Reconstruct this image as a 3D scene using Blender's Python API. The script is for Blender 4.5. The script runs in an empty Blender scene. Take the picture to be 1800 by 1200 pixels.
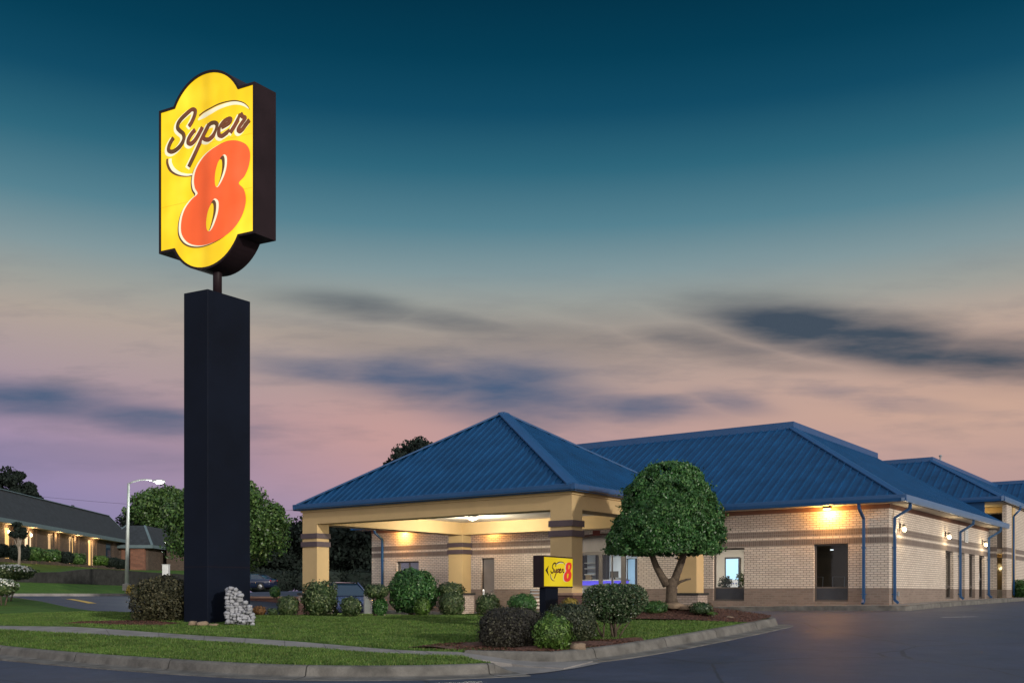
import bpy, bmesh, math, random
import numpy as np
from mathutils import Vector, Matrix
from mathutils.geometry import delaunay_2d_cdt
random.seed(7); RNG = np.random.default_rng(11)
SC = bpy.context.scene
COL = SC.collection
# ------------------------------------------------------------------ camera
F = 1750.0; HV = 1042.0; CZ = 1.35
cam = bpy.data.cameras.new('camera'); cam.lens = 35.0; cam.sensor_width = 36.0
cam.shift_y = 442.0 / 1800.0; cam.clip_end = 3000; cam.clip_start = 0.1
co = bpy.data.objects.new('camera', cam); COL.objects.link(co)
co.location = (0, 0, CZ); co.rotation_euler = (math.radians(90), 0, 0)
SC.camera = co
# ------------------------------------------------------------------ view
SC.view_settings.view_transform = 'Standard'; SC.view_settings.look = 'None'
SC.view_settings.exposure = 0.0; SC.view_settings.gamma = 1.0

def lin(c):
    return tuple(((x/255)/12.92 if x/255 <= 0.04045 else ((x/255+0.055)/1.055)**2.4) for x in c)
def L4(c): return (*lin(c), 1.0)
# ------------------------------------------------------------------ world: dusk sky
W = bpy.data.worlds.new('World'); SC.world = W; W.use_nodes = True
nt = W.node_tree; N = nt.nodes; K = nt.links; N.clear()
class NB:
    """small node builder"""
    def __init__(s, nt): s.nt = nt
    def n(s, t, **kw):
        o = s.nt.nodes.new(t)
        for k, v in kw.items(): setattr(o, k, v)
        return o
    def setin(s, sock, v):
        if v is None: return
        if hasattr(v, 'is_output') or hasattr(v, 'links'): s.nt.links.new(v, sock)
        else: sock.default_value = v
    def m(s, op, a, b=None, c=None, clamp=False):
        o = s.n('ShaderNodeMath', operation=op); o.use_clamp = clamp
        s.setin(o.inputs[0], a)
        if b is not None: s.setin(o.inputs[1], b)
        if c is not None: s.setin(o.inputs[2], c)
        return o.outputs[0]
    def mix(s, f, a, b, blend='MIX'):
        o = s.n('ShaderNodeMix', data_type='RGBA', blend_type=blend)
        s.setin(o.inputs[0], f); s.setin(o.inputs[6], a); s.setin(o.inputs[7], b)
        return o.outputs[2]
    def ramp(s, f, stops, interp='LINEAR'):
        o = s.n('ShaderNodeValToRGB'); cr = o.color_ramp; cr.interpolation = interp
        while len(cr.elements) < len(stops): cr.elements.new(0.5)
        for e, (p, c) in zip(cr.elements, stops):
            e.position = p; e.color = c if len(c) == 4 else (*c, 1)
        s.setin(o.inputs[0], f); return o.outputs[0]
    def noise(s, vec, scale, detail=4, rough=0.5, out=0):
        o = s.n('ShaderNodeTexNoise'); o.inputs['Scale'].default_value = scale
        o.inputs['Detail'].default_value = detail; o.inputs['Roughness'].default_value = rough
        if vec is not None: s.setin(o.inputs['Vector'], vec)
        return o.outputs[out]
B = NB(nt)
tc = B.n('ShaderNodeTexCoord'); sx = B.n('ShaderNodeSeparateXYZ'); K.new(tc.outputs['Generated'], sx.inputs[0])
dx, dy, dz = sx.outputs
hyp = B.m('SQRT', B.m('ADD', B.m('MULTIPLY', dx, dx), B.m('MULTIPLY', dy, dy)))
hyp = B.m('MAXIMUM', hyp, 0.02)
T = B.m('MAXIMUM', B.m('DIVIDE', dz, hyp), 0.0)          # tangent of elevation
ay = B.m('MAXIMUM', B.m('ABSOLUTE', dy), 0.05)
U_ = B.m('DIVIDE', dx, ay); V_ = B.m('DIVIDE', dz, ay)
def TV(v): return (HV - v) / F
stops_c = [(1042, (150,128,152)), (900, (164,143,165)), (830, (178,147,160)), (750, (186,153,153)), (680, (179,157,152)),
           (600, (178,163,152)), (540, (158,160,154)), (480, (130,152,157)), (400, (86,130,145)), (300, (46,103,124)),
           (200, (18,76,102)), (100, (6,62,86)), (0, (3,52,74)), (-150, (3,44,66))]
TMAX = 2.0
stops = [(TV(v)/TMAX, L4(c)) for v, c in stops_c]
stops += [(1.15/TMAX, (0.09, 0.16, 0.26, 1)), (1.0, (0.42, 0.50, 0.62, 1))]  # zenith made brighter out of view, added as fill light for the ground
base = B.ramp(B.m('DIVIDE', T, TMAX), stops)
# left-right tint close to the horizon: violet left, peach right
low = B.m('SUBTRACT', 1.0, B.m('DIVIDE', T, 0.26, clamp=True), clamp=True)
lft = B.m('MULTIPLY', low, B.m('MULTIPLY_ADD', U_, -2.6, -0.35, clamp=True))
rgt = B.m('MULTIPLY', low, B.m('MULTIPLY_ADD', U_, 2.2, -0.15, clamp=True))
rg2 = B.m('MULTIPLY', B.m('SUBTRACT', 1.0, B.m('ABSOLUTE', B.m('MULTIPLY', B.m('SUBTRACT', T, 0.17), 9.0)), clamp=True),
          B.m('MULTIPLY_ADD', U_, 2.0, 0.1, clamp=True))
base = B.mix(lft, base, L4((130,130,182)))
base = B.mix(B.m('MULTIPLY', rgt, 0.8), base, L4((180,146,132)))
base = B.mix(B.m('MULTIPLY', rg2, 0.75), base, L4((208,172,150)))
mid = B.m('MULTIPLY', B.m('SUBTRACT', 1.0, B.m('ABSOLUTE', B.m('MULTIPLY', B.m('SUBTRACT', T, 0.15), 11.0)), clamp=True),
          B.m('SUBTRACT', 1.0, B.m('ABSOLUTE', B.m('MULTIPLY', B.m('ADD', U_, 0.12), 5.0)), clamp=True))
base = B.mix(B.m('MULTIPLY', mid, 0.6), base, L4((205,158,150)))
# wind-drawn clouds
cv = B.n('ShaderNodeCombineXYZ'); K.new(U_, cv.inputs[0]); K.new(V_, cv.inputs[1])
mp = B.n('ShaderNodeMapping'); mp.inputs['Scale'].default_value = (2.6, 14.0, 1); mp.inputs['Rotation'].default_value = (0, 0, 0.09)
K.new(cv.outputs[0], mp.inputs[0])
nw = B.noise(mp.outputs[0], 1.6, 3, 0.5); nw2 = B.noise(mp.outputs[0], 0.8, 2, 0.5, 0)
Vw = B.m('ADD', V_, B.m('MULTIPLY', B.m('SUBTRACT', nw, 0.5), 0.035))
Uw = B.m('ADD', U_, B.m('MULTIPLY', B.m('SUBTRACT', nw2, 0.5), 0.10))
def ell(cx, cy, rx, ry, ang, amp):
    u0 = (cx-900)/F; v0 = (HV-cy)/F; a = math.radians(-ang)
    du = B.m('SUBTRACT', Uw, u0); dv = B.m('SUBTRACT', Vw, v0)
    p = B.m('MULTIPLY', B.m('ADD', B.m('MULTIPLY', du, math.cos(a)), B.m('MULTIPLY', dv, math.sin(a))), F/rx)
    q = B.m('MULTIPLY', B.m('SUBTRACT', B.m('MULTIPLY', dv, math.cos(a)), B.m('MULTIPLY', du, math.sin(a))), F/ry)
    e = B.m('ADD', B.m('MULTIPLY', p, p), B.m('MULTIPLY', q, q))
    return B.m('MULTIPLY', B.m('EXPONENT', B.m('MULTIPLY', B.m('POWER', e, 1.35), -0.75)), amp)
def cloudset(lst):
    acc = None
    for a in lst:
        e = ell(*a); acc = e if acc is None else B.m('MAXIMUM', acc, e)
    return acc
slate = cloudset([(1410,568,180,38,7,1),(1545,600,190,42,11,1),(1730,634,190,36,5,.9),(1250,605,150,32,6,.6),(1400,640,120,16,2,.3),
                  (610,540,130,20,7,.6),(790,570,150,20,9,.5),(960,600,220,36,6,.38),(700,600,200,26,6,.25),(1100,560,160,26,4,.2)])
blue = cloudset([(600,655,150,26,4,.7),(740,670,170,38,5,.95),(890,686,170,50,6,.95),(1070,712,170,24,4,.7),(1275,710,70,20,8,.5),
                 (60,705,190,32,4,.85),(240,730,170,26,6,.8),(420,745,60,10,0,.3),(120,800,300,30,0,.25),(1600,710,110,12,4,.25),(1450,690,60,9,5,.2)])
tex = B.noise(mp.outputs[0], 3.0, 5, 0.6)
wisp = B.m('MULTIPLY', B.m('MULTIPLY_ADD', tex, 3.0, -1.45, clamp=True), B.m('MULTIPLY', B.m('SUBTRACT', 1.0, B.m('ABSOLUTE', B.m('MULTIPLY', B.m('SUBTRACT', T, 0.20), 7.0)), clamp=True), 0.55))
mod = B.m('MULTIPLY_ADD', tex, 0.9, 0.55)
base = B.mix(wisp, base, L4((104,108,122)))
base = B.mix(B.m('MULTIPLY', slate, mod, clamp=True), base, L4((68,80,94)))
base = B.mix(B.m('MULTIPLY', blue, mod, clamp=True), base, L4((78,97,126)))
# added fill: sky raised low down behind the camera to light the front walls
rear_fill = B.m('MULTIPLY', B.m('MULTIPLY', dy, -1.0, clamp=True), B.m('SUBTRACT', 1.0, B.m('DIVIDE', T, 1.6, clamp=True), clamp=True))
base = B.mix(B.m('MULTIPLY', rear_fill, 1.0, clamp=True), base, (1.75, 1.60, 1.52, 1))
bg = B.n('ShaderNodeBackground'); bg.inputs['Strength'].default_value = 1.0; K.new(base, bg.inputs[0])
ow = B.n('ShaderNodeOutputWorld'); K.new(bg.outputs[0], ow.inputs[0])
# ------------------------------------------------------------------ sun (low and weak, from the right behind the camera)
sl = bpy.data.lights.new('sun', 'SUN'); sl.energy = 1.9; sl.angle = math.radians(2.0); sl.color = (1.0, 0.93, 0.82)
so = bpy.data.objects.new('sun', sl); COL.objects.link(so)
sdir = Vector((-0.65, 0.76, -math.tan(math.radians(13)))).normalized()
so.rotation_euler = sdir.to_track_quat('-Z', 'Y').to_euler(); so.location = (20, -20, 20)

# ------------------------------------------------------------------ helpers
DL = Vector((-0.8036, 0.5952, 0)); DR = Vector((0.5952, 0.8036, 0)); UP = Vector((0, 0, 1))
P0 = Vector((12.8, 33.8, 0))
def at(u, v, Y): return Vector(((u-900)/F*Y, Y, CZ-(v-HV)/F*Y))
def hit(u, O, d):                                   # distance along plan line O + t d seen in column u
    k = (u-900)/F
    return (O.x - k*O.y) / (k*d.y - d.x)
def zat(v, Y): return CZ-(v-HV)/F*Y

def tag(o, label=None, cat=None, group=None, kind=None):
    if label: o['label'] = label
    if cat: o['category'] = cat
    if group: o['group'] = group
    if kind: o['kind'] = kind
    return o
def thing(name, loc, label, cat, group=None, rz=0.0):
    o = bpy.data.objects.new(name, None); COL.objects.link(o); o.location = loc; o.rotation_euler = (0, 0, rz)
    o.empty_display_size = 0.3
    return tag(o, label, cat, group)

class MB:
    """collects geometry in world space, then links it as one mesh object"""
    def __init__(s): s.v = []; s.f = []; s.sm = []
    def face(s, pts, smooth=False):
        i = len(s.v); s.v += [Vector(p) for p in pts]; s.f.append(list(range(i, i+len(pts)))); s.sm.append(smooth); return s
    def add(s, vs, fs, smooth=False):
        i = len(s.v); s.v += [Vector(p) for p in vs]
        for f in fs: s.f.append([i+j for j in f]); s.sm.append(smooth)
        return s
    def box(s, o, a, b, c):                        # corner o, edge vectors a b c (right handed)
        o = Vector(o); a = Vector(a); b = Vector(b); c = Vector(c)
        vs = [o, o+a, o+a+b, o+b, o+c, o+a+c, o+a+b+c, o+b+c]
        fs = [[0,3,2,1],[4,5,6,7],[0,1,5,4],[1,2,6,5],[2,3,7,6],[3,0,4,7]]
        if a.cross(b).dot(c) < 0: fs = [f[::-1] for f in fs]
        return s.add(vs, fs)
    def cbox(s, c, sx, sy, sz, d=None):            # centred box, x axis along d
        d = Vector(d).normalized() if d is not None else Vector((1,0,0)); e = Vector((-d.y, d.x, 0))
        c = Vector(c); return s.box(c-d*sx/2-e*sy/2-UP*sz/2, d*sx, e*sy, UP*sz)
    def prism(s, poly, ext):                       # planar polygon (3D points) extruded by vector
        n = len(poly); poly = [Vector(p) for p in poly]; ext = Vector(ext)
        nrm = Vector((0,0,0))
        for i in range(n): nrm += poly[i].cross(poly[(i+1) % n])
        if nrm.dot(ext) > 0: poly = poly[::-1]
        vs = poly + [p+ext for p in poly]
        fs = [list(range(n)), list(range(2*n-1, n-1, -1))] + [[i, i+n, (i+1) % n+n, (i+1) % n][::-1][::-1] for i in range(n)]
        return s.add(vs, fs)
    def tube(s, pts, r, n=8, squash=None, smooth=True, cap=True):   # r number or list; squash=(vector, factor)
        pts = [Vector(p) for p in pts]; m = len(pts)
        rs = r if isinstance(r, (list, tuple)) else [r]*m
        vs = []; fs = []
        prev = None
        for i, p in enumerate(pts):
            t = (pts[min(i+1, m-1)]-pts[max(i-1, 0)])
            if t.length < 1e-9: t = Vector((0,0,1))
            t.normalize()
            if squash is not None: a = Vector(squash[0]).normalized()
            else:
                a = prev if prev is not None else (Vector((1,0,0)) if abs(t.x) < 0.8 else Vector((0,1,0)))
            a = (a - t*a.dot(t)).normalized(); b = t.cross(a)
            if squash is None: prev = a
            for k in range(n):
                w = 2*math.pi*k/n
                vs.append(p + a*math.cos(w)*rs[i]*(squash[1] if squash else 1) + b*math.sin(w)*rs[i])
        for i in range(m-1):
            for k in range(n):
                fs.append([i*n+k, i*n+(k+1) % n, (i+1)*n+(k+1) % n, (i+1)*n+k])
        if cap: fs.append(list(range(n))[::-1]); fs.append([(m-1)*n+k for k in range(n)])
        return s.add(vs, fs, smooth)
    def lathe(s, c, prof, n=16, smooth=True):       # prof: (r, z) list
        c = Vector(c); vs = []; fs = []
        for r, z in prof:
            for k in range(n):
                w = 2*math.pi*k/n; vs.append(c+Vector((r*math.cos(w), r*math.sin(w), z)))
        for i in range(len(prof)-1):
            for k in range(n): fs.append([i*n+k, i*n+(k+1) % n, (i+1)*n+(k+1) % n, (i+1)*n+k])
        fs.append(list(range(n))[::-1]); fs.append([(len(prof)-1)*n+k for k in range(n)])
        return s.add(vs, fs, smooth)
    def ball(s, c, rx, ry, rz, n=12, m=8, fn=None):
        c = Vector(c); vs = []; fs = []
        for i in range(m+1):
            th = math.pi*i/m
            for k in range(n):
                w = 2*math.pi*k/n
                d = Vector((math.sin(th)*math.cos(w), math.sin(th)*math.sin(w), math.cos(th)))
                q = fn(d) if fn else 1.0
                vs.append(c+Vector((d.x*rx*q, d.y*ry*q, d.z*rz*q)))
        for i in range(m):
            for k in range(n): fs.append([i*n+k, (i+1)*n+k, (i+1)*n+(k+1) % n, i*n+(k+1) % n])
        return s.add(vs, fs, True)
    def build(s, name, mat, parent=None, label=None, bevel=0.0):
        me = bpy.data.meshes.new(name); off = Vector((0,0,0)); rz = 0.0
        inv = Matrix.Identity(4)
        if parent is not None: inv = WM(parent).inverted()
        me.from_pydata([(inv @ p)[:] for p in s.v], [], s.f)
        uvl = me.uv_layers.new(name='UVMap')
        data = np.zeros((len(me.loops), 2), dtype=np.float32); li = 0
        for f in s.f:
            ps = [s.v[j] for j in f]
            nrm = Vector((0,0,0))
            for i in range(len(ps)): nrm += (ps[i]-ps[0]).cross(ps[(i+1) % len(ps)]-ps[0])
            nrm = nrm.normalized() if nrm.length > 1e-12 else UP
            if abs(nrm.z) > 0.85: tv, bv = DR, DL
            else:
                tv = UP.cross(nrm).normalized(); bv = UP
            for p in ps: data[li] = (p.dot(tv), p.dot(bv)); li += 1
        uvl.data.foreach_set('uv', data.ravel())
        if any(s.sm): me.polygons.foreach_set('use_smooth', s.sm)
        me.validate(); me.update()
        o = bpy.data.objects.new(name, me); COL.objects.link(o)
        if mat is not None: me.materials.append(mat)
        if parent is not None: o.parent = parent
        if label: o['label'] = label
        if bevel:
            md = o.modifiers.new('Bevel', 'BEVEL'); md.width = bevel; md.segments = 2; md.limit_method = 'ANGLE'
        return o
def WM(o):
    m = Matrix.Translation(o.location) @ o.rotation_euler.to_matrix().to_4x4()
    return (WM(o.parent) @ m) if o.parent else m
def copy_thing(root, loc, rz, label, group=None):
    def cp(o, par):
        c = o.copy(); COL.objects.link(c)
        if par is not None: c.parent = par
        for ch in [x for x in bpy.data.objects if x.parent == o]: cp(ch, c)
        return c
    r = cp(root, None); r.location = loc; r.rotation_euler = (0, 0, rz); r['label'] = label
    if group: r['group'] = group
    return r

# ------------------------------------------------------------------ materials
MATS = {}
def mat(name, color, rough=0.6, metal=0.0, vary=0.0, vscale=3.0, bump=0.0, bscale=20.0, emit=None, estr=0.0, spec=0.5, coat=0.0, dirt=None):
    m = bpy.data.materials.new(name); m.use_nodes = True; nt = m.node_tree; b = NB(nt)
    p = nt.nodes['Principled BSDF']
    p.inputs['Roughness'].default_value = rough; p.inputs['Metallic'].default_value = metal
    p.inputs['Specular IOR Level'].default_value = spec; p.inputs['Coat Weight'].default_value = coat
    col = (*color, 1)
    tcn = b.n('ShaderNodeTexCoord'); ge = b.n('ShaderNodeNewGeometry')
    if vary:
        nz = b.noise(ge.outputs['Position'], vscale, 6, 0.6)
        lo = tuple(c*(1-vary) for c in color); hi = tuple(min(1, c*(1+vary)) for c in color)
        c_ = b.ramp(nz, [(0.3, lo), (0.7, hi)])
        if dirt:
            n2 = b.noise(ge.outputs['Position'], dirt[1], 5, 0.65)
            c_ = b.mix(b.m('MULTIPLY_ADD', n2, 4.0, -2.2, clamp=True), c_, (*dirt[0], 1))
        nt.links.new(c_, p.inputs['Base Color'])
    else: p.inputs['Base Color'].default_value = col
    if bump:
        nb = b.noise(ge.outputs['Position'], bscale, 4, 0.6)
        bn = b.n('ShaderNodeBump'); bn.inputs['Strength'].default_value = bump; bn.inputs['Distance'].default_value = 0.02
        nt.links.new(nb, bn.inputs['Height']); nt.links.new(bn.outputs[0], p.inputs['Normal'])
    if emit:
        p.inputs['Emission Color'].default_value = (*emit, 1); p.inputs['Emission Strength'].default_value = estr
    MATS[name] = m; return m

def brick_mat(name, c1, c2, mortar, bands=(), vary=0.25, bw=0.235, bh=0.080):
    """running bond brick; bands = (z0, z1, colour, soldier) painted courses of the wall, chosen by height"""
    m = bpy.data.materials.new(name); m.use_nodes = True; nt = m.node_tree; b = NB(nt); p = nt.nodes['Principled BSDF']
    uv = b.n('ShaderNodeUVMap'); uv.uv_map = 'UVMap'
    ge = b.n('ShaderNodeNewGeometry'); sp = b.n('ShaderNodeSeparateXYZ'); nt.links.new(ge.outputs['Position'], sp.inputs[0])
    def br(vec, ca, cb, w, h, off=0.5):
        t = b.n('ShaderNodeTexBrick'); t.offset = off; t.squash = 1.0
        t.inputs['Color1'].default_value = (*ca, 1); t.inputs['Color2'].default_value = (*cb, 1); t.inputs['Mortar'].default_value = (*mortar, 1)
        t.inputs['Scale'].default_value = 1.0; t.inputs['Mortar Size'].default_value = 0.011; t.inputs['Mortar Smooth'].default_value = 0.25
        t.inputs['Brick Width'].default_value = w; t.inputs['Row Height'].default_value = h; t.inputs['Bias'].default_value = 0.0
        nt.links.new(vec, t.inputs['Vector']); return t
    t0 = br(uv.outputs[0], c1, c2, bw, bh); col = t0.outputs['Color']; hgt = t0.outputs['Fac']
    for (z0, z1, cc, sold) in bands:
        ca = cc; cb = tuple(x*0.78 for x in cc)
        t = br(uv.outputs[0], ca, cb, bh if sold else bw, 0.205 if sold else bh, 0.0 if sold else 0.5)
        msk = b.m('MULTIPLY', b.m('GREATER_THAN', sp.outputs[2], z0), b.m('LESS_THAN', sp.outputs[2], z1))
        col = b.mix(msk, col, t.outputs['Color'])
    nz = b.noise(ge.outputs['Position'], 1.3, 6, 0.65)
    col = b.mix(0.55, col, b.ramp(nz, [(0.3, (0.74, 0.72, 0.70)), (0.7, (1, 1, 1))]), 'MULTIPLY')
    nt.links.new(col, p.inputs['Base Color']); p.inputs['Roughness'].default_value = 0.85
    bn = b.n('ShaderNodeBump'); bn.inputs['Strength'].default_value = 0.6; bn.inputs['Distance'].default_value = 0.006; bn.invert = True
    nt.links.new(hgt, bn.inputs['Height']); nt.links.new(bn.outputs[0], p.inputs['Normal'])
    MATS[name] = m; return m

def leaf_mat(name, dark, light, rough=0.45, tip=None):
    m = bpy.data.materials.new(name); m.use_nodes = True; nt = m.node_tree; b = NB(nt); p = nt.nodes['Principled BSDF']
    ge = b.n('ShaderNodeNewGeometry')
    st = [(0.0, dark), (0.75, light), (1.0, tip or light)]
    c = b.ramp(ge.outputs['Random Per Island'], st)
    nz = b.noise(ge.outputs['Position'], 2.2, 3, 0.5)
    c = b.mix(0.7, c, b.ramp(nz, [(0.35, (0.55, 0.55, 0.55)), (0.65, (1.15, 1.15, 1.1))]), 'MULTIPLY')
    nt.links.new(c, p.inputs['Base Color']); p.inputs['Roughness'].default_value = rough
    p.inputs['Specular IOR Level'].default_value = 0.35
    MATS[name] = m; return m

def asphalt_mat():
    m = bpy.data.materials.new('asphalt'); m.use_nodes = True; nt = m.node_tree; b = NB(nt); p = nt.nodes['Principled BSDF']
    ge = b.n('ShaderNodeNewGeometry')
    n1 = b.noise(ge.outputs['Position'], 0.35, 6, 0.6); n2 = b.noise(ge.outputs['Position'], 70, 3, 0.7); n3 = b.noise(ge.outputs['Position'], 2.5, 6, 0.7)
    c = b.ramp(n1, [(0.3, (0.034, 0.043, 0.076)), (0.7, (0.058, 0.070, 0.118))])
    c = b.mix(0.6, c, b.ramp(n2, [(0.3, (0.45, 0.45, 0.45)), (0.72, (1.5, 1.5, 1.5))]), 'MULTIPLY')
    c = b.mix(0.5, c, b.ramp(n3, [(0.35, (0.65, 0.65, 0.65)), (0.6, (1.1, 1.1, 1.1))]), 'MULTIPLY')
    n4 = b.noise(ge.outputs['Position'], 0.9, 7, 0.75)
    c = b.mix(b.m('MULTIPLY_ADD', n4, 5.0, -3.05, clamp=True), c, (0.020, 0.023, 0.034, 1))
    # thin sealed cracks
    vo = b.n('ShaderNodeTexVoronoi', feature='DISTANCE_TO_EDGE'); vo.inputs['Scale'].default_value = 0.28
    dist = b.mix(0.12, ge.outputs['Position'], b.noise(ge.outputs['Position'], 1.2, 4, 0.6, 1)); nt.links.new(dist, vo.inputs['Vector'])
    crk = b.m('LESS_THAN', vo.outputs['Distance'], 0.006)
    c = b.mix(b.m('MULTIPLY', crk, 0.7), c, (0.018, 0.019, 0.022, 1))
    nt.links.new(c, p.inputs['Base Color'])
    nt.links.new(b.ramp(n1, [(0.3, (0.50,)*3), (0.7, (0.68,)*3)]), p.inputs['Roughness'])
    bn = b.n('ShaderNodeBump'); bn.inputs['Strength'].default_value = 0.5; bn.inputs['Distance'].default_value = 0.006
    nt.links.new(n2, bn.inputs['Height']); nt.links.new(bn.outputs[0], p.inputs['Normal'])
    MATS['asphalt'] = m
asphalt_mat()
def grass_mat(name, a, bcol, dry):
    m = bpy.data.materials.new(name); m.use_nodes = True; nt = m.node_tree; b = NB(nt); p = nt.nodes['Principled BSDF']
    ge = b.n('ShaderNodeNewGeometry')
    mp = b.n('ShaderNodeMapping'); mp.inputs['Scale'].default_value = (1, 2.2, 1); nt.links.new(ge.outputs['Position'], mp.inputs[0])
    n1 = b.noise(mp.outputs[0], 0.9, 6, 0.65); n2 = b.noise(ge.outputs['Position'], 14, 5, 0.7); n3 = b.noise(mp.outputs[0], 0.35, 4, 0.6)
    c = b.ramp(n1, [(0.3, a), (0.7, bcol)])
    c = b.mix(0.75, c, b.ramp(n2, [(0.3, (0.5,)*3), (0.7, (1.35,)*3)]), 'MULTIPLY')
    c = b.mix(b.m('MULTIPLY_ADD', n3, 3.5, -1.8, clamp=True), c, (*dry, 1))
    nt.links.new(c, p.inputs['Base Color']); p.inputs['Roughness'].default_value = 0.8; p.inputs['Specular IOR Level'].default_value = 0.15
    bn = b.n('ShaderNodeBump'); bn.inputs['Strength'].default_value = 0.8; bn.inputs['Distance'].default_value = 0.04
    nt.links.new(n2, bn.inputs['Height']); nt.links.new(bn.outputs[0], p.inputs['Normal'])
    MATS[name] = m
grass_mat('lawn', (0.055, 0.120, 0.020), (0.095, 0.175, 0.032), (0.120, 0.150, 0.040))
leaf_mat('blade', (0.048, 0.110, 0.016), (0.105, 0.190, 0.032), 0.6, (0.17, 0.20, 0.06))
mat('concrete', (0.25, 0.235, 0.225), 0.85, vary=0.28, vscale=1.6, bump=0.4, bscale=60, dirt=((0.15, 0.14, 0.125), 0.7))
mat('kerb_concrete', (0.145, 0.138, 0.125), 0.85, vary=0.45, vscale=2.6, bump=0.7, bscale=35, dirt=((0.09, 0.082, 0.07), 1.2))
mat('mulch', (0.11, 0.050, 0.035), 0.95, vary=0.75, vscale=16, bump=1.0, bscale=22)
mat('soil_ground', (0.07, 0.085, 0.04), 0.95, vary=0.4, vscale=0.5)
mat('roof_blue', (0.005, 0.057, 0.158), 0.5, metal=0.0, vary=0.22, vscale=1.3, spec=0.25, dirt=((0.004, 0.045, 0.13), 0.5))
mat('trim_blue', (0.012, 0.075, 0.205), 0.45, vary=0.08, vscale=2)
mat('gutter_blue_lit', (0.12, 0.20, 0.34), 0.3, vary=0.08, vscale=2)  # lighter copy of the trim blue; street-lamp highlight on side gutters put into colour
mat('stucco_tan', (0.56, 0.40, 0.20), 0.8, vary=0.06, vscale=1.2, bump=0.15, bscale=90)
mat('stucco_band', (0.085, 0.060, 0.070), 0.7, vary=0.1)
mat('ceiling_white', (0.74, 0.68, 0.58), 0.8, vary=0.04)
mat('soffit', (0.50, 0.44, 0.36), 0.8, vary=0.08)
mat('soffit_trim', (0.22, 0.11, 0.075), 0.8, vary=0.1)
mat('frame_dark', (0.035, 0.030, 0.028), 0.4)
mat('frame_bronze', (0.10, 0.085, 0.075), 0.45, vary=0.1)
mat('sign_black', (0.020, 0.012, 0.015), 0.5, vary=0.25, vscale=0.8, spec=0.15)
mat('pylon_navy', (0.004, 0.007, 0.016), 0.6, vary=0.25, vscale=0.6, spec=0.12)
mat('pole_grey', (0.40, 0.44, 0.42), 0.5, metal=0.3, vary=0.15)
mat('bark', (0.105, 0.078, 0.055), 0.9, vary=0.35, vscale=12, bump=1.0, bscale=25)
mat('stem', (0.10, 0.075, 0.055), 0.9, vary=0.35, vscale=12, bump=0.8, bscale=30)
mat('pale_bark', (0.32, 0.27, 0.22), 0.9, vary=0.2, vscale=9)
mat('rock', (0.36, 0.37, 0.40), 0.9, vary=0.3, vscale=4, bump=1.0, bscale=14)
mat('rock_brown', (0.26, 0.19, 0.13), 0.9, vary=0.3, vscale=5, bump=1.0, bscale=16)
mat('retaining_stone', (0.028, 0.028, 0.027), 0.95, vary=0.5, vscale=3, bump=1.0, bscale=7)
mat('coping', (0.30, 0.19, 0.14), 0.85, vary=0.2)
mat('door_grey', (0.22, 0.20, 0.185), 0.6, vary=0.08)
mat('metal_grey', (0.30, 0.32, 0.34), 0.45, metal=0.2, vary=0.1)
mat('white_paint', (0.65, 0.66, 0.66), 0.5, vary=0.1)
mat('yellow_line', (0.65, 0.42, 0.08), 0.7, vary=0.2, vscale=6)
mat('shingle', (0.030, 0.038, 0.046), 0.95, vary=0.3, vscale=3, bump=0.5, bscale=12)
mat('fascia_pale', (0.12, 0.175, 0.195), 0.7, vary=0.1)
mat('interior_beige', (0.52, 0.46, 0.38), 0.8)
mat('interior_pale', (0.66, 0.68, 0.68), 0.7)
mat('interior_dark', (0.10, 0.085, 0.07), 0.8)
mat('interior_blue', (0.35, 0.52, 0.66), 0.7)
mat('interior_floor', (0.20, 0.17, 0.14), 0.5)
mat('desk_wood', (0.25, 0.17, 0.10), 0.5)
mat('tyre', (0.02, 0.02, 0.02), 0.85)
mat('rim', (0.55, 0.56, 0.58), 0.3, metal=0.8)
mat('car_dark', (0.012, 0.020, 0.055), 0.2, coat=1.0)
mat('car_blue', (0.14, 0.18, 0.34), 0.25, coat=1.0)
mat('car_glass', (0.02, 0.05, 0.09), 0.08, spec=0.8)
mat('tail_red', (0.35, 0.02, 0.02), 0.3)
mat('headlamp', (0.75, 0.75, 0.72), 0.2)
mat('glow_globe', (1, 1, 1), 0.5, emit=(1.0, 0.70, 0.28), estr=7)
mat('glow_sodium', (1, 1, 1), 0.5, emit=(1.0, 0.50, 0.14), estr=14)
mat('glow_white', (1, 1, 1), 0.5, emit=(1.0, 0.96, 0.88), estr=10)
mat('glow_street', (1, 1, 1), 0.5, emit=(1.0, 0.92, 0.85), estr=14)
mat('glow_curtain', (0.3, 0.2, 0.1), 0.8, emit=(1.0, 0.60, 0.20), estr=1.05)
mat('glow_curtain_pale', (0.3, 0.25, 0.2), 0.8, emit=(1.0, 0.74, 0.44), estr=0.95)
mat('curtain_dim', (0.30, 0.22, 0.15), 0.8, emit=(1.0, 0.62, 0.28), estr=0.50)
mat('glow_led', (0.1, 0.1, 0.6), 0.5, emit=(0.16, 0.12, 1.0), estr=0.75)
mat('glow_panel', (1, 1, 1), 0.5, emit=(0.86, 0.93, 1.0), estr=1.6)
mat('glow_backroom', (0.5, 0.8, 1), 0.5, emit=(0.30, 0.60, 0.90), estr=0.48)
mat('joint_dark', (0.035, 0.033, 0.03), 0.95)
mat('faded_paint', (0.30, 0.30, 0.30), 0.8, vary=0.4, vscale=8)
mat('letter_white', (0.75, 0.75, 0.72), 0.5)
mat('spandrel', (0.035, 0.040, 0.050), 0.35, vary=0.2)
mat('glass_warm', (0.10, 0.08, 0.05), 0.15, spec=0.8)
mat('box_card', (0.40, 0.27, 0.14), 0.8)
mat('plaque_red', (0.16, 0.03, 0.02), 0.6)
mat('wire', (0.02, 0.02, 0.025), 0.6)
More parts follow.
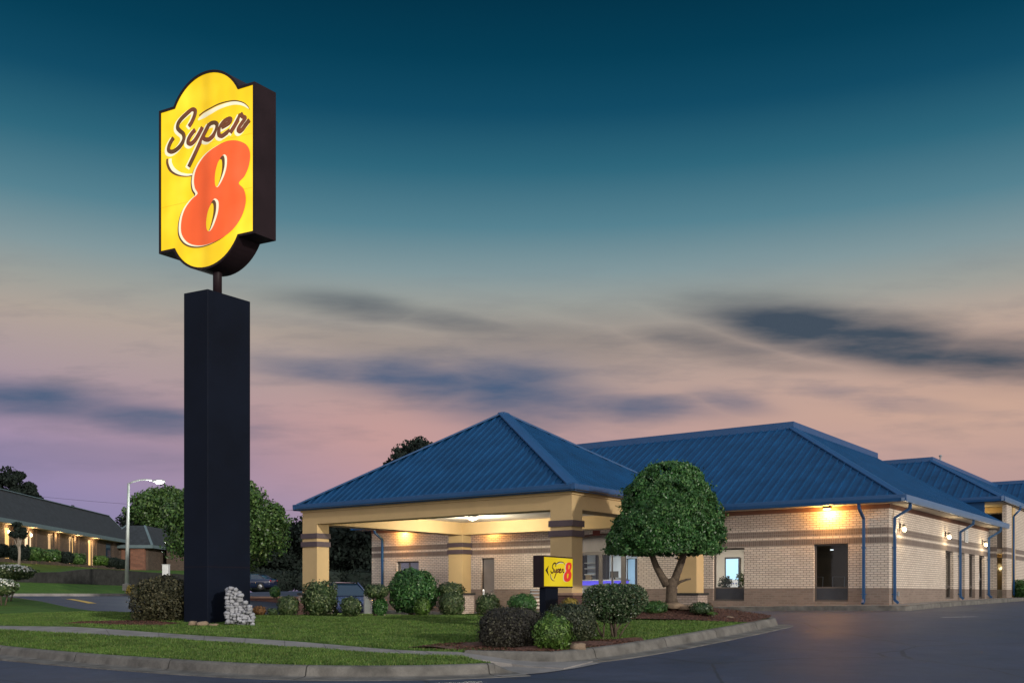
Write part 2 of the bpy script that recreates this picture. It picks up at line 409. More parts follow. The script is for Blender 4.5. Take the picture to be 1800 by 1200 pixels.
BR = brick_mat('brick_beige', (0.74, 0.645, 0.55), (0.64, 0.55, 0.465), (0.26, 0.22, 0.185),
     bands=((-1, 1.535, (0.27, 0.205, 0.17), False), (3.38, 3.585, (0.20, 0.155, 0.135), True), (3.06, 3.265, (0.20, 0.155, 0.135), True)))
BR2 = brick_mat('brick_pedestal', (0.45, 0.37, 0.32), (0.37, 0.30, 0.26), (0.17, 0.14, 0.12))
BR3 = brick_mat('brick_dark', (0.14, 0.10, 0.075), (0.085, 0.06, 0.048), (0.07, 0.06, 0.05))
BR4 = brick_mat('brick_red', (0.30, 0.14, 0.09), (0.20, 0.09, 0.06), (0.14, 0.10, 0.085), bw=0.45, bh=0.13)
BR5 = brick_mat('brick_maroon', (0.13, 0.065, 0.055), (0.10, 0.05, 0.042), (0.07, 0.04, 0.035))
def glass_mat():
    m = bpy.data.materials.new('window_glass'); m.use_nodes = True; nt = m.node_tree; b = NB(nt)
    for n in list(nt.nodes): nt.nodes.remove(n)
    o = b.n('ShaderNodeOutputMaterial'); tr = b.n('ShaderNodeBsdfTransparent'); gl = b.n('ShaderNodeBsdfGlossy')
    tr.inputs[0].default_value = (0.80, 0.84, 0.86, 1); gl.inputs[0].default_value = (1, 1, 1, 1); gl.inputs['Roughness'].default_value = 0.03
    fr = b.n('ShaderNodeFresnel'); fr.inputs[0].default_value = 1.45
    mx = b.n('ShaderNodeMixShader'); nt.links.new(b.m('MULTIPLY', fr.outputs[0], 0.55, clamp=True), mx.inputs[0])
    nt.links.new(tr.outputs[0], mx.inputs[1]); nt.links.new(gl.outputs[0], mx.inputs[2]); nt.links.new(mx.outputs[0], o.inputs[0])
    MATS['window_glass'] = m
glass_mat()
def sign_mat(name, c, es, band=0.25):
    """backlit sheet: brightness follows the tubes behind it"""
    m = bpy.data.materials.new(name); m.use_nodes = True; nt = m.node_tree; b = NB(nt); p = nt.nodes['Principled BSDF']
    p.inputs['Base Color'].default_value = (*[x*0.12 for x in c], 1); p.inputs['Roughness'].default_value = 0.4
    tcn = b.n('ShaderNodeNewGeometry')
    nz = b.noise(tcn.outputs['Position'], 0.9, 2, 0.5)
    p.inputs['Emission Color'].default_value = (*c, 1)
    # fluorescent tubes stand upright behind the sheet, about 0.47 m apart; the middle pair is weak
    dt = b.n('ShaderNodeVectorMath', operation='DOT_PRODUCT'); nt.links.new(tcn.outputs['Position'], dt.inputs[0]); dt.inputs[1].default_value = (-0.886, 0.463, 0)
    a_ = b.m('SUBTRACT', dt.outputs['Value'], 17.25); wave = b.m('MULTIPLY', b.m('COSINE', b.m('MULTIPLY', a_, 13.3)), 0.035)
    mid_ = b.m('MULTIPLY', b.m('EXPONENT', b.m('MULTIPLY', b.m('POWER', b.m('ABSOLUTE', b.m('SUBTRACT', a_, 1.658)), 2.0), -9.0)), -0.22)
    tot = b.m('ADD', b.m('MULTIPLY_ADD', nz, band*2.6, 1-band*1.1), b.m('ADD', wave, mid_))
    nt.links.new(b.m('MULTIPLY', tot, es), p.inputs['Emission Strength'])
    hot = b.m('MULTIPLY_ADD', nz, 3.2, -1.55, clamp=True)
    nt.links.new(b.mix(b.m('MULTIPLY', hot, 0.35), (*c, 1), (1.0, min(1, c[1]*1.3+.04), c[2]+.07, 1)), p.inputs['Emission Color'])
    MATS[name] = m
sign_mat('lit_yellow', (1.0, 0.635, 0.003), 1.02, 0.22)
sign_mat('lit_seam', (0.85, 0.52, 0.006), 0.9, 0.1)
sign_mat('lit_orange', (1.0, 0.125, 0.020), 0.93, 0.18)
sign_mat('lit_cream', (1.0, 0.90, 0.62), 0.98, 0.05)
sign_mat('lit_brown', (0.13, 0.055, 0.012), 0.75, 0.1)
sign_mat('dim_yellow', (0.85, 0.62, 0.004), 0.72, 0.1)
sign_mat('dim_red', (0.80, 0.035, 0.02), 0.75, 0.1)
sign_mat('dim_white', (0.75, 0.72, 0.55), 0.6, 0.1)
sign_mat('dim_dark', (0.02, 0.008, 0.004), 0.5, 0.1)
leaf_mat('leaf_green', (0.018, 0.066, 0.018), (0.055, 0.160, 0.040), 0.4, (0.12, 0.22, 0.07))
leaf_mat('leaf_boxwood', (0.024, 0.050, 0.016), (0.062, 0.105, 0.034), 0.5, (0.22, 0.26, 0.12))
leaf_mat('leaf_gloss', (0.020, 0.045, 0.018), (0.055, 0.10, 0.042), 0.25, (0.24, 0.27, 0.17))
leaf_mat('leaf_bronze', (0.026, 0.030, 0.014), (0.068, 0.066, 0.032), 0.6, (0.12, 0.105, 0.055))
leaf_mat('leaf_deep', (0.020, 0.032, 0.016), (0.045, 0.060, 0.030), 0.45, (0.12, 0.13, 0.07))
leaf_mat('leaf_plum', (0.022, 0.020, 0.018), (0.048, 0.044, 0.034), 0.6, (0.10, 0.10, 0.06))
leaf_mat('leaf_lime', (0.038, 0.085, 0.013), (0.085, 0.165, 0.030), 0.4, (0.19, 0.29, 0.07))
leaf_mat('leaf_yellow', (0.22, 0.17, 0.03), (0.42, 0.30, 0.05), 0.6, (0.5, 0.36, 0.08))
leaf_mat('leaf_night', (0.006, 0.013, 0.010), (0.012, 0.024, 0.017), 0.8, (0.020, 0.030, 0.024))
leaf_mat('leaf_magnolia', (0.028, 0.070, 0.018), (0.070, 0.14, 0.034), 0.35, (0.15, 0.24, 0.07))
leaf_mat('leaf_orange', (0.10, 0.05, 0.02), (0.20, 0.10, 0.035), 0.6, (0.3, 0.14, 0.05))
mat('flower_white', (0.62, 0.64, 0.58), 0.7)
M = MATS
# ------------------------------------------------------------------ terrain height (asphalt level)
CP = np.array([(-14,12,-.02),(0,12,0),(12,12,0),(26,12,0),(-11,20.5,0),(-7.3,17.8,0),(-3,15.3,0),(0,17,0),(-30,14,-.1),(-18,26,.05),
 (-10.8,24.2,.34),(-11,26,.42),(-7.7,25.3,.385),(-4,23,.28),(0,22,.23),(3,22.5,.27),(-1.6,28,.52),(-8,28.3,.53),(-11.3,30,.56),
 (-13.2,32,.575),(-18.9,40,.83),(-23.6,46,1.05),(-30,54,1.18),(-38,70,1.22),(-24,60,1.20),(-27,50,1.12),(-16,50,1.0),(-16,40,.75),
 (2.2,19.4,.12),(5.6,24.3,.36),(7.1,26.5,.47),(12,31.5,.74),(20,33,.79),(24,46,.95),(32,60,1.05),(22,22,.3),(35,40,.9),(14,22,.26),(10,17,.03),
 (-5.9,47.6,.30),(-10,45,.38),(-4,40,.43),(5,34,.60),(2,29.5,.54),(-2,38,.49),(-7.4,35.3,.45),(-4,32,.40),(-13,49,.97),(-13,40,.60),
 (-7,33,.44),(-9,31,.47),(60,60,1.1),(-60,70,1.25),(0,110,1.25),(60,110,1.2),(-60,110,1.3),(60,12,.1),(-60,14,-.1)], dtype=float)
def _tps(d):
    with np.errstate(divide='ignore', invalid='ignore'): r = d*d*np.log(d)
    return np.where(d > 1e-9, r, 0.0)
_n = len(CP); _d = np.linalg.norm(CP[:, None, :2]-CP[None, :, :2], axis=2)
_A = np.zeros((_n+3, _n+3)); _A[:_n, :_n] = _tps(_d)+np.eye(_n)*0.35
_A[:_n, _n] = 1; _A[:_n, _n+1:] = CP[:, :2]; _A[_n, :_n] = 1; _A[_n+1:, :_n] = CP[:, :2].T
_w = np.linalg.solve(_A, np.concatenate([CP[:, 2], [0, 0, 0]]))
def za_arr(P):
    d = np.linalg.norm(P[:, None, :]-CP[None, :, :2], axis=2)
    z = _tps(d) @ _w[:_n] + _w[_n] + P @ _w[_n+1:]
    return np.clip(z, -0.2, 1.35)
def za(x, y): return float(za_arr(np.array([[x, y]], dtype=float))[0])
def drape(name, poly, dz, matname, step=0.5, zf=None, kind='structure', edgestep=0.3, label=None, skirt=0.0):
    """sheet over the plan polygon, following the terrain"""
    pts = []
    n = len(poly)
    for i in range(n):
        a = Vector(poly[i][:2]); b = Vector(poly[(i+1) % n][:2]); k = max(1, int((b-a).length/edgestep))
        for j in range(k): pts.append(a.lerp(b, j/k))
    ne = len(pts); edges = [(i, (i+1) % ne) for i in range(ne)]
    xs = [p.x for p in pts]; ys = [p.y for p in pts]
    px = np.array([(p.x, p.y) for p in pts])
    gx_, gy_ = np.meshgrid(np.arange(min(xs), max(xs), step), np.arange(min(ys), max(ys), step))
    g = np.stack([gx_.ravel(), gy_.ravel()], 1) + RNG.uniform(-.1, .1, (gx_.size, 2))*step
    ins = np.zeros(len(g), bool)
    for i in range(ne):
        x0, y0 = px[i]; x1, y1 = px[(i+1) % ne]
        c = ((y0 > g[:, 1]) != (y1 > g[:, 1])); xi = (x1-x0)*(g[:, 1]-y0)/(y1-y0+1e-12)+x0
        ins ^= (c & (g[:, 0] < xi))
    g = g[ins]
    if len(g):
        dmin = np.full(len(g), 9.0)
        for i in range(ne): dmin = np.minimum(dmin, np.hypot(g[:, 0]-px[i, 0], g[:, 1]-px[i, 1]))
        g = g[dmin > edgestep*0.5]
    allp = pts + [Vector((a, b)) for a, b in g]
    vo, eo, fo, *_ = delaunay_2d_cdt(allp, edges, [], 1, 1e-5)
    A = np.array([(v.x, v.y) for v in vo]); z = (zf(A) if zf else za_arr(A)) + dz
    me = bpy.data.meshes.new(name); me.from_pydata([(a[0], a[1], float(q)) for a, q in zip(A, z)], [], [list(f) for f in fo])
    me.polygons.foreach_set('use_smooth', [not skirt]*len(me.polygons)); me.update()
    bm = bmesh.new(); bm.from_mesh(me)
    for f in bm.faces:
        if f.normal.z < 0: f.normal_flip()
    if skirt:
        be = [e_ for e_ in bm.edges if e_.is_boundary]; r_ = bmesh.ops.extrude_edge_only(bm, edges=be)
        for v_ in r_['geom']:
            if isinstance(v_, bmesh.types.BMVert): v_.co.z -= skirt
        bmesh.ops.recalc_face_normals(bm, faces=bm.faces)
    bm.to_mesh(me); bm.free()
    me.materials.append(M[matname]); o = bpy.data.objects.new(name, me); COL.objects.link(o)
    if kind: o['kind'] = kind
    return o
def catmull(pts, k=6):
    P = [Vector(p) for p in pts]; out = []
    for i in range(len(P)-1):
        a = P[max(i-1, 0)]; b = P[i]; c = P[i+1]; d = P[min(i+2, len(P)-1)]
        for j in range(k):
            t = j/k; out.append(0.5*((2*b)+(c-a)*t+(2*a-5*b+4*c-d)*t*t+(3*b-a-3*c+d)*t**3))
    out.append(P[-1]); return out
def sweep(mb, line, prof, zf):
    """line: 2D points; prof: list of (offset to the left of travel, dz)"""
    m = len(line); vs = []; fs = []; q = len(prof)
    A = np.array([(p.x, p.y) for p in line]); 
    for i, p in enumerate(line):
        t = (line[min(i+1, m-1)]-line[max(i-1, 0)]).normalized(); nn = Vector((-t.y, t.x))
        zb = zf(p.x, p.y)
        for (o_, dz) in prof: vs.append(Vector((p.x+nn.x*o_, p.y+nn.y*o_, zb+dz)))
    for i in range(m-1):
        for j in range(q-1): fs.append([i*q+j, (i+1)*q+j, (i+1)*q+j+1, i*q+j+1])
    fs.append(list(range(q))); fs.append([(m-1)*q+j for j in range(q)][::-1])
    mb.add(vs, fs, False)
def line2(pts, k=6): return [Vector(p) for p in catmull([Vector((a, b)) for a, b in pts], k)]

# far ground reaching the horizon, then the asphalt sheet near the motel
mb = MB(); R_ = 1500
mb.face([(-R_, -60, -0.35), (R_, -60, -0.35), (R_, R_*1.4, -0.35), (-R_, R_*1.4, -0.35)]); tag(mb.build('ground', M['soil_ground']), kind='structure')
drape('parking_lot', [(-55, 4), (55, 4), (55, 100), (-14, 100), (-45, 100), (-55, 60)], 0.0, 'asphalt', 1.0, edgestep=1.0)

# kerb lines (travelling left to right, lawn on the left hand)
KF = line2([(-34, 38.5), (-26, 32), (-18, 26.2), (-10.8, 21.0), (-7.28, 18.25), (-4.66, 16.45), (-3.04, 15.85), (-1.55, 15.98), (-0.28, 16.55)], 8)
prof_k = [(-0.46, -0.05), (-0.46, 0.006), (-0.05, 0.014), (-0.005, 0.03), (0.03, 0.15), (0.055, 0.178), (0.09, 0.19), (0.20, 0.19), (0.20, -0.1)]
mb = MB(); sweep(mb, KF, prof_k, lambda x, y: za(x, y)); o = mb.build('street_kerb', M['kerb_concrete']); tag(o, kind='structure')
# rounded end of the street kerb falling to the apron
mb = MB(); e0 = KF[-1]; tdir = (KF[-1]-KF[-2]).normalized(); nn = Vector((-tdir.y, tdir.x)); vs = []; fs = []
for i in range(6):
    t = i/5; p = e0+tdir*(0.005+0.42*t)
    for (o_, dz) in prof_k: vs.append(Vector((p.x+nn.x*o_, p.y+nn.y*o_, za(p.x, p.y)+0.001+(dz if dz < 0.03 else 0.02+(dz-0.02)*(1-t)**1.3))))
q = len(prof_k)
for i in range(5):
    for j in range(q-1): fs.append([i*q+j, (i+1)*q+j, (i+1)*q+j+1, i*q+j+1])
mb.add(vs, fs); tag(mb.build('kerb_ramp', M['kerb_concrete']), kind='structure')
BK = FRp = Vector((1.71, 28.5))       # canopy front right column corner
def isl(a, s): return (BK.x+DL.x*a+DR.x*s, BK.y+DL.y*a+DR.y*s)
KD = [Vector((-0.9, 18.75)), Vector((0.2, 18.5)), Vector((0.80, 18.35))] + line2([(0.98, 18.42), (2.2, 19.55), (3.8, 21.7), (5.5, 24.15), (6.6, 25.8), (7.05, 26.5), (7.1, 27.0), (6.6, 27.5), (4.6, 28.8), (2.7, 30.1)], 7)
prof_d = [(-0.40, -0.05), (-0.40, 0.006), (-0.05, 0.014), (-0.005, 0.03), (0.035, 0.16), (0.065, 0.20), (0.10, 0.215), (0.22, 0.215), (0.22, -0.1)]
mb = MB(); sweep(mb, KD[2:], prof_d, lambda x, y: za(x, y)); tag(mb.build('drive_kerb', M['kerb_concrete']), kind='structure')
mb = MB(); sweep(mb, KD[:3]+[Vector((0.95, 18.40))], [(-0.02, -0.05), (-0.005, 0.03), (0.02, 0.17), (0.05, 0.205), (0.20, 0.21), (0.20, -0.1)], lambda x, y: za(x, y)+0.0008)
tag(mb.build('bed_kerb', M['kerb_concrete']), kind='structure')
# open joints across the kerbs
def joints(line, prof, every, start=1.0):
    d = 0; nxt = start; mb = MB()
    for i in range(1, len(line)):
        seg = (line[i]-line[i-1]).length
        while d+seg > nxt:
            p = line[i-1].lerp(line[i], (nxt-d)/seg); t = (line[i]-line[i-1]).normalized(); nn = Vector((-t.y, t.x)); zb = za(p.x, p.y)+.003; vs = []
            for q_ in (p-t*.010, p+t*.010):
                for (o_, dz) in prof[1:-1]: vs.append(Vector((q_.x+nn.x*(o_-.002), q_.y+nn.y*(o_-.002), zb+dz)))
            k = len(prof)-2
            for j in range(k-1): mb.add([vs[j], vs[j+k], vs[j+k+1], vs[j+1]], [[0,1,2,3]])
            nxt += every
        d += seg
    return mb
jm = joints(KF, prof_k, 3.05, 1.6); jm2 = joints(KD[2:], prof_d, 2.6, 1.0); jm.add(jm2.v, jm2.f); tag(jm.build('kerb_joints', M['joint_dark']), kind='structure')
# sidewalk and apron
SWt = line2([(-30, 40.5), (-20, 32.5), (-13.4, 26.0), (-8.2, 23.1), (-4.82, 21.1), (-2.28, 19.2), (-0.9, 18.75)], 6)
SWb = line2([(-31, 38.9), (-21, 31), (-12.45, 24.2), (-7.8, 22.0), (-4.54, 19.9), (-1.97, 18.26), (-0.58, 17.9)], 6)
poly = [(p.x, p.y) for p in SWb] + [(0.0, 17.85), (0.9, 17.3), (1.5, 18.4), (0.75, 18.36)] + [(p.x, p.y) for p in reversed(SWt)]
def zl_arr(A):        # lawn level: kerb height above the asphalt
    return za_arr(A)+0.172
def zsw(A):
    k = np.clip((A[:, 0]+1.0)/1.2, 0, 1); return za_arr(A)+0.150*(1-k)+0.022
drape('sidewalk', poly, 0.012, 'concrete', 0.5, zf=zsw, skirt=.25)
# sidewalk joints
mb = MB()
for k in range(0, len(SWt)-2):
    a, b = SWt[k], SWb[min(k, len(SWb)-1)]
    if a.x > -1.4 or a.x < -16 or k % 2: continue
    for f_ in (0,):
        a2 = SWt[k].lerp(SWt[k+1], f_); b2 = SWb[k].lerp(SWb[k+1], f_); t = (SWt[k+1]-SWt[k]).normalized()*.005
        A_ = np.array([(a2.x, a2.y), (b2.x, b2.y)]); z_ = zsw(A_)+.016
        mb.face([(a2.x-t.x, a2.y-t.y, z_[0]), (b2.x-t.x, b2.y-t.y, z_[1]), (b2.x+t.x, b2.y+t.y, z_[1]), (a2.x+t.x, a2.y+t.y, z_[0])])
tag(mb.build('sidewalk_joints', M['joint_dark']), kind='structure')
# apron of the drive between kerb end and bed kerb
drape('apron', [(-0.30, 16.12), (0.5, 16.72), (1.15, 17.5), (1.62, 18.22), (1.28, 18.5), (0.95, 18.4), (0.0, 17.80), (-0.55, 17.86), (-0.55, 16.9), (-0.28, 16.75)], 0.014, 'concrete', 0.4)
# lawn pieces
kf_in = [Vector((p.x, p.y)) for p in KF]
def inset(line, d):
    m = len(line); out = []
    for i, p in enumerate(line):
        t = (line[min(i+1, m-1)]-line[max(i-1, 0)]).normalized(); out.append(p+Vector((-t.y, t.x))*d)
    return out
kin = inset(KF, 0.17); kdin = inset(KD, 0.17)
drape('lawn', [(p.x, p.y) for p in kin] + [(p.x, p.y) for p in reversed(inset(SWb, -0.02)) if p.x < -0.85], 0.012, 'lawn', 0.45, zf=zl_arr, skirt=.2)
back = [(-3.0, 33.9), (-6.2, 36.4), (-7.7, 35.9), (-7.8, 31.5), (-9.0, 29.6), (-11.3, 30.2), (-13.2, 32), (-18.9, 40), (-24.5, 46.5), (-34, 51), (-44, 52)]
def zl2(A):           # main lawn meets the sidewalk level at its front edge
    return za_arr(A)+0.178
drape('lawn', [(p.x, p.y) for p in inset(SWt, 0.02)][:-1] + [(p.x, p.y) for p in kdin] + back, 0.012, 'lawn', 0.45, zf=zl2, skirt=.22)
# kerb round the left and back of the island
LK = line2([(-2.9, 34.0), (-6.2, 36.55), (-7.9, 36.0), (-8.0, 31.6), (-9.1, 29.7), (-11.3, 30.35), (-13.35, 32.15), (-19.05, 40.15), (-24.6, 46.7), (-34, 51.2), (-44, 52.2)], 5)
mb = MB(); sweep(mb, LK[::-1], [(0.16, -0.05), (0.15, 0.15), (0.11, 0.175), (0, 0.175), (0, -0.05)], lambda x, y: za(x, y)); tag(mb.build('island_kerb', M['kerb_concrete']), kind='structure')

# mulch beds
def zmulch(A, cx=4.6, cy=27.6):
    d = np.hypot((A[:, 0]-cx)/2.2, (A[:, 1]-cy)/1.3)
    return za_arr(A)+0.192+0.27*np.exp(-d**2)
bedR = [(1.9, 27.2), (3.0, 26.1), (4.6, 25.75), (5.7, 25.35)]+[(p.x, p.y) for p in kdin if p.y > 25.2 and p.x > 3.0]+[(2.6, 29.6), (1.6, 28.6)]
drape('mulch_bed', bedR, 0.010, 'mulch', 0.18, zf=zmulch, edgestep=0.15)
bedF = [(-2.05, 19.35), (-1.5, 20.2), (-0.6, 20.6), (0.6, 20.75), (2.0, 20.9), (2.7, 20.75)]+[(p.x, p.y) for p in reversed(kdin) if p.y < 20.6 and p.x < 3.2]
drape('mulch_bed', bedF, 0.022, 'mulch', 0.15, zf=lambda A: zl2(A)+0.05*np.sin(A[:, 0]*3)*np.sin(A[:, 1]*4), edgestep=0.12)
bedL = [(-11.4, 25.2), (-9.6, 24.6), (-8.6, 24.65), (-8.4, 25.3), (-9.5, 26.0), (-11.3, 26.0)]
drape('mulch_bed', bedL, 0.024, 'mulch', 0.18, zf=zl2, edgestep=0.15)

# building walkway (raised slab) along the front and the side
def bp(t, s): return P0+DL*t+DR*s
wk = [bp(-0.9, -1.0), bp(25.5, -1.0), bp(25.5, 0.5), bp(0.2, 0.5), bp(0.2, 22), bp(-0.9, 22)]
def rnd(p, q, r, k=0.35):
    a = r+(p-r).normalized()*k; b = r+(q-r).normalized()*k
    return [a, a.lerp(r, .6).lerp(b, .2), b]
w2 = rnd(bp(0, -1.0), bp(-0.9, 0), bp(-0.9, -1.0))
polyw = [(p.x, p.y) for p in [w2[2], w2[1], w2[0]] + wk[1:]]
drape('walkway', polyw[::-1], 0.165, 'concrete', 0.8, edgestep=0.5)
mb = MB()
ln = [Vector((p.x, p.y)) for p in [bp(25.5, -1.0), bp(18, -1.0), bp(12, -1.0), bp(6, -1.0), bp(1.5, -1.0)] + [w2[0], w2[1], w2[2]] + [bp(-0.9, 3), bp(-0.9, 8), bp(-0.9, 14), bp(-0.9, 22)]]
sweep(mb, ln, [(-0.012, -0.1), (-0.008, 0.13), (0.02, 0.168), (0.12, 0.171), (0.12, -0.1)], lambda x, y: za(x, y)); tag(mb.build('walkway_kerb', M['kerb_concrete']), kind='structure')

a = at(1683, 1083, 29.0); za0 = za(a.x, a.y)
drape('road_marking', [(a.x-.5, a.y+.1), (a.x-.4, a.y-.1), (a.x+.75, a.y+.15), (a.x+.65, a.y+.35)], 0.006, 'faded_paint', 0.3)
# left access road marking and far kerb
a = at(118, 1052.5, 48); b = at(160, 1058, 43.5)
drape('road_marking', [(a.x-.12, a.y+.1), (b.x-.02, b.y-.25), (b.x+.25, b.y), (a.x+.15, a.y+.3)], 0.008, 'yellow_line', 0.4)
# rising ground beyond the access road, retaining wall, hill lawn
fe = [(-60, 54.2), (-44, 54.4), (-33, 54.6), (-27.5, 55), (-25.2, 56), (-23.7, 57), (-22.9, 58.5), (-22.4, 64), (-22.2, 72), (-22, 84)]
wl = [(-60, 58.5), (-44, 58.8), (-33, 59.3), (-30.0, 60), (-28.8, 64), (-28.3, 68), (-27.6, 72), (-27.2, 76), (-26.2, 80), (-25.5, 90)]
WL = line2(wl[1:], 4)
wz = {}
def wallbase(y): return np.interp(y, [58, 60, 72, 80, 90], [2.05, 2.02, 1.88, 1.75, 1.7])
def walltop(y): return np.interp(y, [58, 60, 64, 66.5, 68, 72, 76, 80, 90], [2.55, 2.58, 2.72, 2.95, 3.02, 2.96, 2.92, 2.85, 2.8])
def strip(name, A, Bp, za_f, zb_f, matname, n=24, k='structure'):
    mb = MB()
    def res(L, n):
        L = [Vector(p) for p in L]; d = [0]
        for i in range(1, len(L)): d.append(d[-1]+(L[i]-L[i-1]).length)
        return [Vector((np.interp(q, d, [p.x for p in L]), np.interp(q, d, [p.y for p in L]))) for q in np.linspace(0, d[-1], n)]
    a = [q for q in catmull([Vector(p) for p in A], 3)]; b = [q for q in catmull([Vector(p) for p in Bp], 3)]; n = min(len(a), len(b))
    for i in range(n-1):
        m_ = 4
        for j in range(m_):
            def pt(i_, t):
                q = a[i_].lerp(b[i_], t); tt = t*t*(3-2*t)
                return Vector((q.x, q.y, za_f(a[i_])*(1-tt)+zb_f(b[i_])*tt))
            mb.face([pt(i, j/m_), pt(i+1, j/m_), pt(i+1, (j+1)/m_), pt(i, (j+1)/m_)], True)
    return tag(mb.build(name, M[matname]), kind=k)
strip('verge', fe, wl, lambda p: za(p.x, p.y)+0.13, lambda p: float(wallbase(p.y)), 'lawn')
mb = MB(); sweep(mb, [Vector(p) for p in fe], [(0.02, -0.1), (0.0, 0.12), (-0.03, 0.15), (-0.2, 0.15), (-0.2, -.1)][::-1], lambda x, y: za(x, y)); tag(mb.build('far_kerb', M['concrete']), kind='structure')
hb = [(-62, 64), (-50, 64), (-40, 65), (-36.6, 67), (-37.0, 74), (-37.6, 82), (-38.3, 90), (-38.8, 96), (-34, 99), (-26, 100)]
strip('hill_lawn', wl, hb, lambda p: float(walltop(p.y))-0.03, lambda p: 3.62, 'lawn')
mb = MB()
for i in range(len(WL)-1):
    a, b = WL[i], WL[i+1]; t = (b-a).normalized(); nn = Vector((t.y, -t.x))
    z0a, z0b = wallbase(a.y)-0.3, wallbase(b.y)-0.3; z1a, z1b = walltop(a.y), walltop(b.y)
    o_ = nn*0.35
    vs = [(a.x, a.y, z0a), (b.x, b.y, z0b), (b.x, b.y, z1b), (a.x, a.y, z1a), (a.x-o_.x, a.y-o_.y, z1a), (b.x-o_.x, b.y-o_.y, z1b), (b.x-o_.x, b.y-o_.y, z0b), (a.x-o_.x, a.y-o_.y, z0a)]
    mb.add(vs, [[0,1,2,3],[3,2,5,4],[4,5,6,7]])
tag(mb.build('retaining_wall', M['retaining_stone']), 'long dark dry-stone retaining wall below the neighbouring brick motel', 'wall')

# far parking terrace behind the lower lot, with its coping wall
TL = [(-20, 50), (-13, 50), (-7.5, 50), (-6.8, 53)]
def zter(y): return float(np.interp(y, [50, 62, 90, 110], [1.10, 1.42, 1.64, 1.7]))
mb = MB()
ys = [50, 56, 62, 75, 90, 110]
for i in range(len(ys)-1):
    for x0, x1 in ((-16.2, -11), (-11, -6), (-6, 6)):
        mb.face([(x0, ys[i], zter(ys[i])), (x1, ys[i], zter(ys[i])), (x1, ys[i+1], zter(ys[i+1])), (x0, ys[i+1], zter(ys[i+1]))], True)
tag(mb.build('upper_parking_lot', M['asphalt']), kind='structure')
mb = MB(); mb.box((-16.2, 49.75, 0.3), (9.4, 0, 0), (0, 0.26, 0), (0, 0, 0.80)); w = mb.build('terrace_wall', M['brick_maroon'])
tag(w, 'low brown terrace wall with red coping behind the clipped shrubs', 'wall')
mb = MB(); mb.box((-16.2, 49.68, 1.10), (9.5, 0, 0), (0, 0.40, 0), (0, 0, 0.09)); mb.build('coping', M['coping'], w)
# small sloped planter wall by the shrubs
mb = MB(); a = at(512, 1055, 32); b = at(524, 1055, 32); c = at(549, 1086, 32); d = at(512, 1086, 32)
mb.prism([a, b, c, Vector((c.x, c.y, c.z-.4)), Vector((d.x, d.y, d.z-.4))], (0.25, 1.6, 0)); w = mb.build('planter_wall', M['brick_maroon'], bevel=0.01)
tag(w, 'dark red brick end wall sloping down between two clipped shrubs', 'wall')

# ------------------------------------------------------------------ walls with openings
def wall(mb, O, d, out, L, z0, z1, ops, th=0.28):
    """front sheet at O along d, back sheet th behind; openings (a0, a1, z0, z1)"""
    O = Vector(O); d = Vector(d); out = Vector(out)
    xs = sorted({0, L, *[o[0] for o in ops], *[o[1] for o in ops]}); zs = sorted({z0, z1, *[o[2] for o in ops], *[o[3] for o in ops]})
    def P(a, z, k=0): return O+d*a+UP*z-out*(th*k)
    flip = d.cross(UP).dot(out) < 0
    def fc(p): mb.face(p[::-1] if flip else p)
    for i in range(len(xs)-1):
        for j in range(len(zs)-1):
            a0, a1, b0, b1 = xs[i], xs[i+1], zs[j], zs[j+1]; am, bm_ = (a0+a1)/2, (b0+b1)/2
            if any(o[0] < am < o[1] and o[2] < bm_ < o[3] for o in ops): continue
            fc([P(a0, b0), P(a1, b0), P(a1, b1), P(a0, b1)]); fc([P(a0, b0, 1), P(a0, b1, 1), P(a1, b1, 1), P(a1, b0, 1)])
    for (a0, a1, b0, b1) in ops:
        fc([P(a0, b0), P(a0, b1), P(a0, b1, 1), P(a0, b0, 1)]); fc([P(a1, b0), P(a1, b0, 1), P(a1, b1, 1), P(a1, b1)])
        fc([P(a0, b0), P(a0, b0, 1), P(a1, b0, 1), P(a1, b0)]); fc([P(a0, b1), P(a1, b1), P(a1, b1, 1), P(a0, b1, 1)])
def window(par, O, d, out, a0, a1, z0, z1, name='window', fr=0.06, bars_h=(), bars_v=(), recess=0.12, fmat='frame_dark', gmat='window_glass', glabel=None):
    O = Vector(O); d = Vector(d); out = Vector(out); mb = MB()
    o0 = O-out*(recess+0.06)
    def bar(x0, x1, y0, y1, dep=0.06, off=0.0): mb.box(o0+d*x0+UP*y0+out*off, d*(x1-x0), out*dep, UP*(y1-y0))
    bar(a0+.002, a0+fr, z0+.002, z1-.002); bar(a1-fr, a1-.002, z0+.002, z1-.002)
    bar(a0+fr, a1-fr, z0+.002, z0+fr); bar(a0+fr, a1-fr, z1-fr, z1-.002)
    for h in bars_h: bar(a0+fr, a1-fr, h-fr/2, h+fr/2, 0.055, 0.002)
    for v in bars_v: bar(v-fr/2, v+fr/2, z0+fr, z1-fr, 0.05, 0.004)
    f = mb.build(name, M[fmat], par)
    g = MB(); g.face([o0+d*(a0+fr)+out*.025+UP*(z0+fr), o0+d*(a1-fr)+out*.025+UP*(z0+fr), o0+d*(a1-fr)+out*.025+UP*(z1-fr), o0+d*(a0+fr)+out*.025+UP*(z1-fr)])
    g.build('pane', M[gmat], f, glabel)
    return f
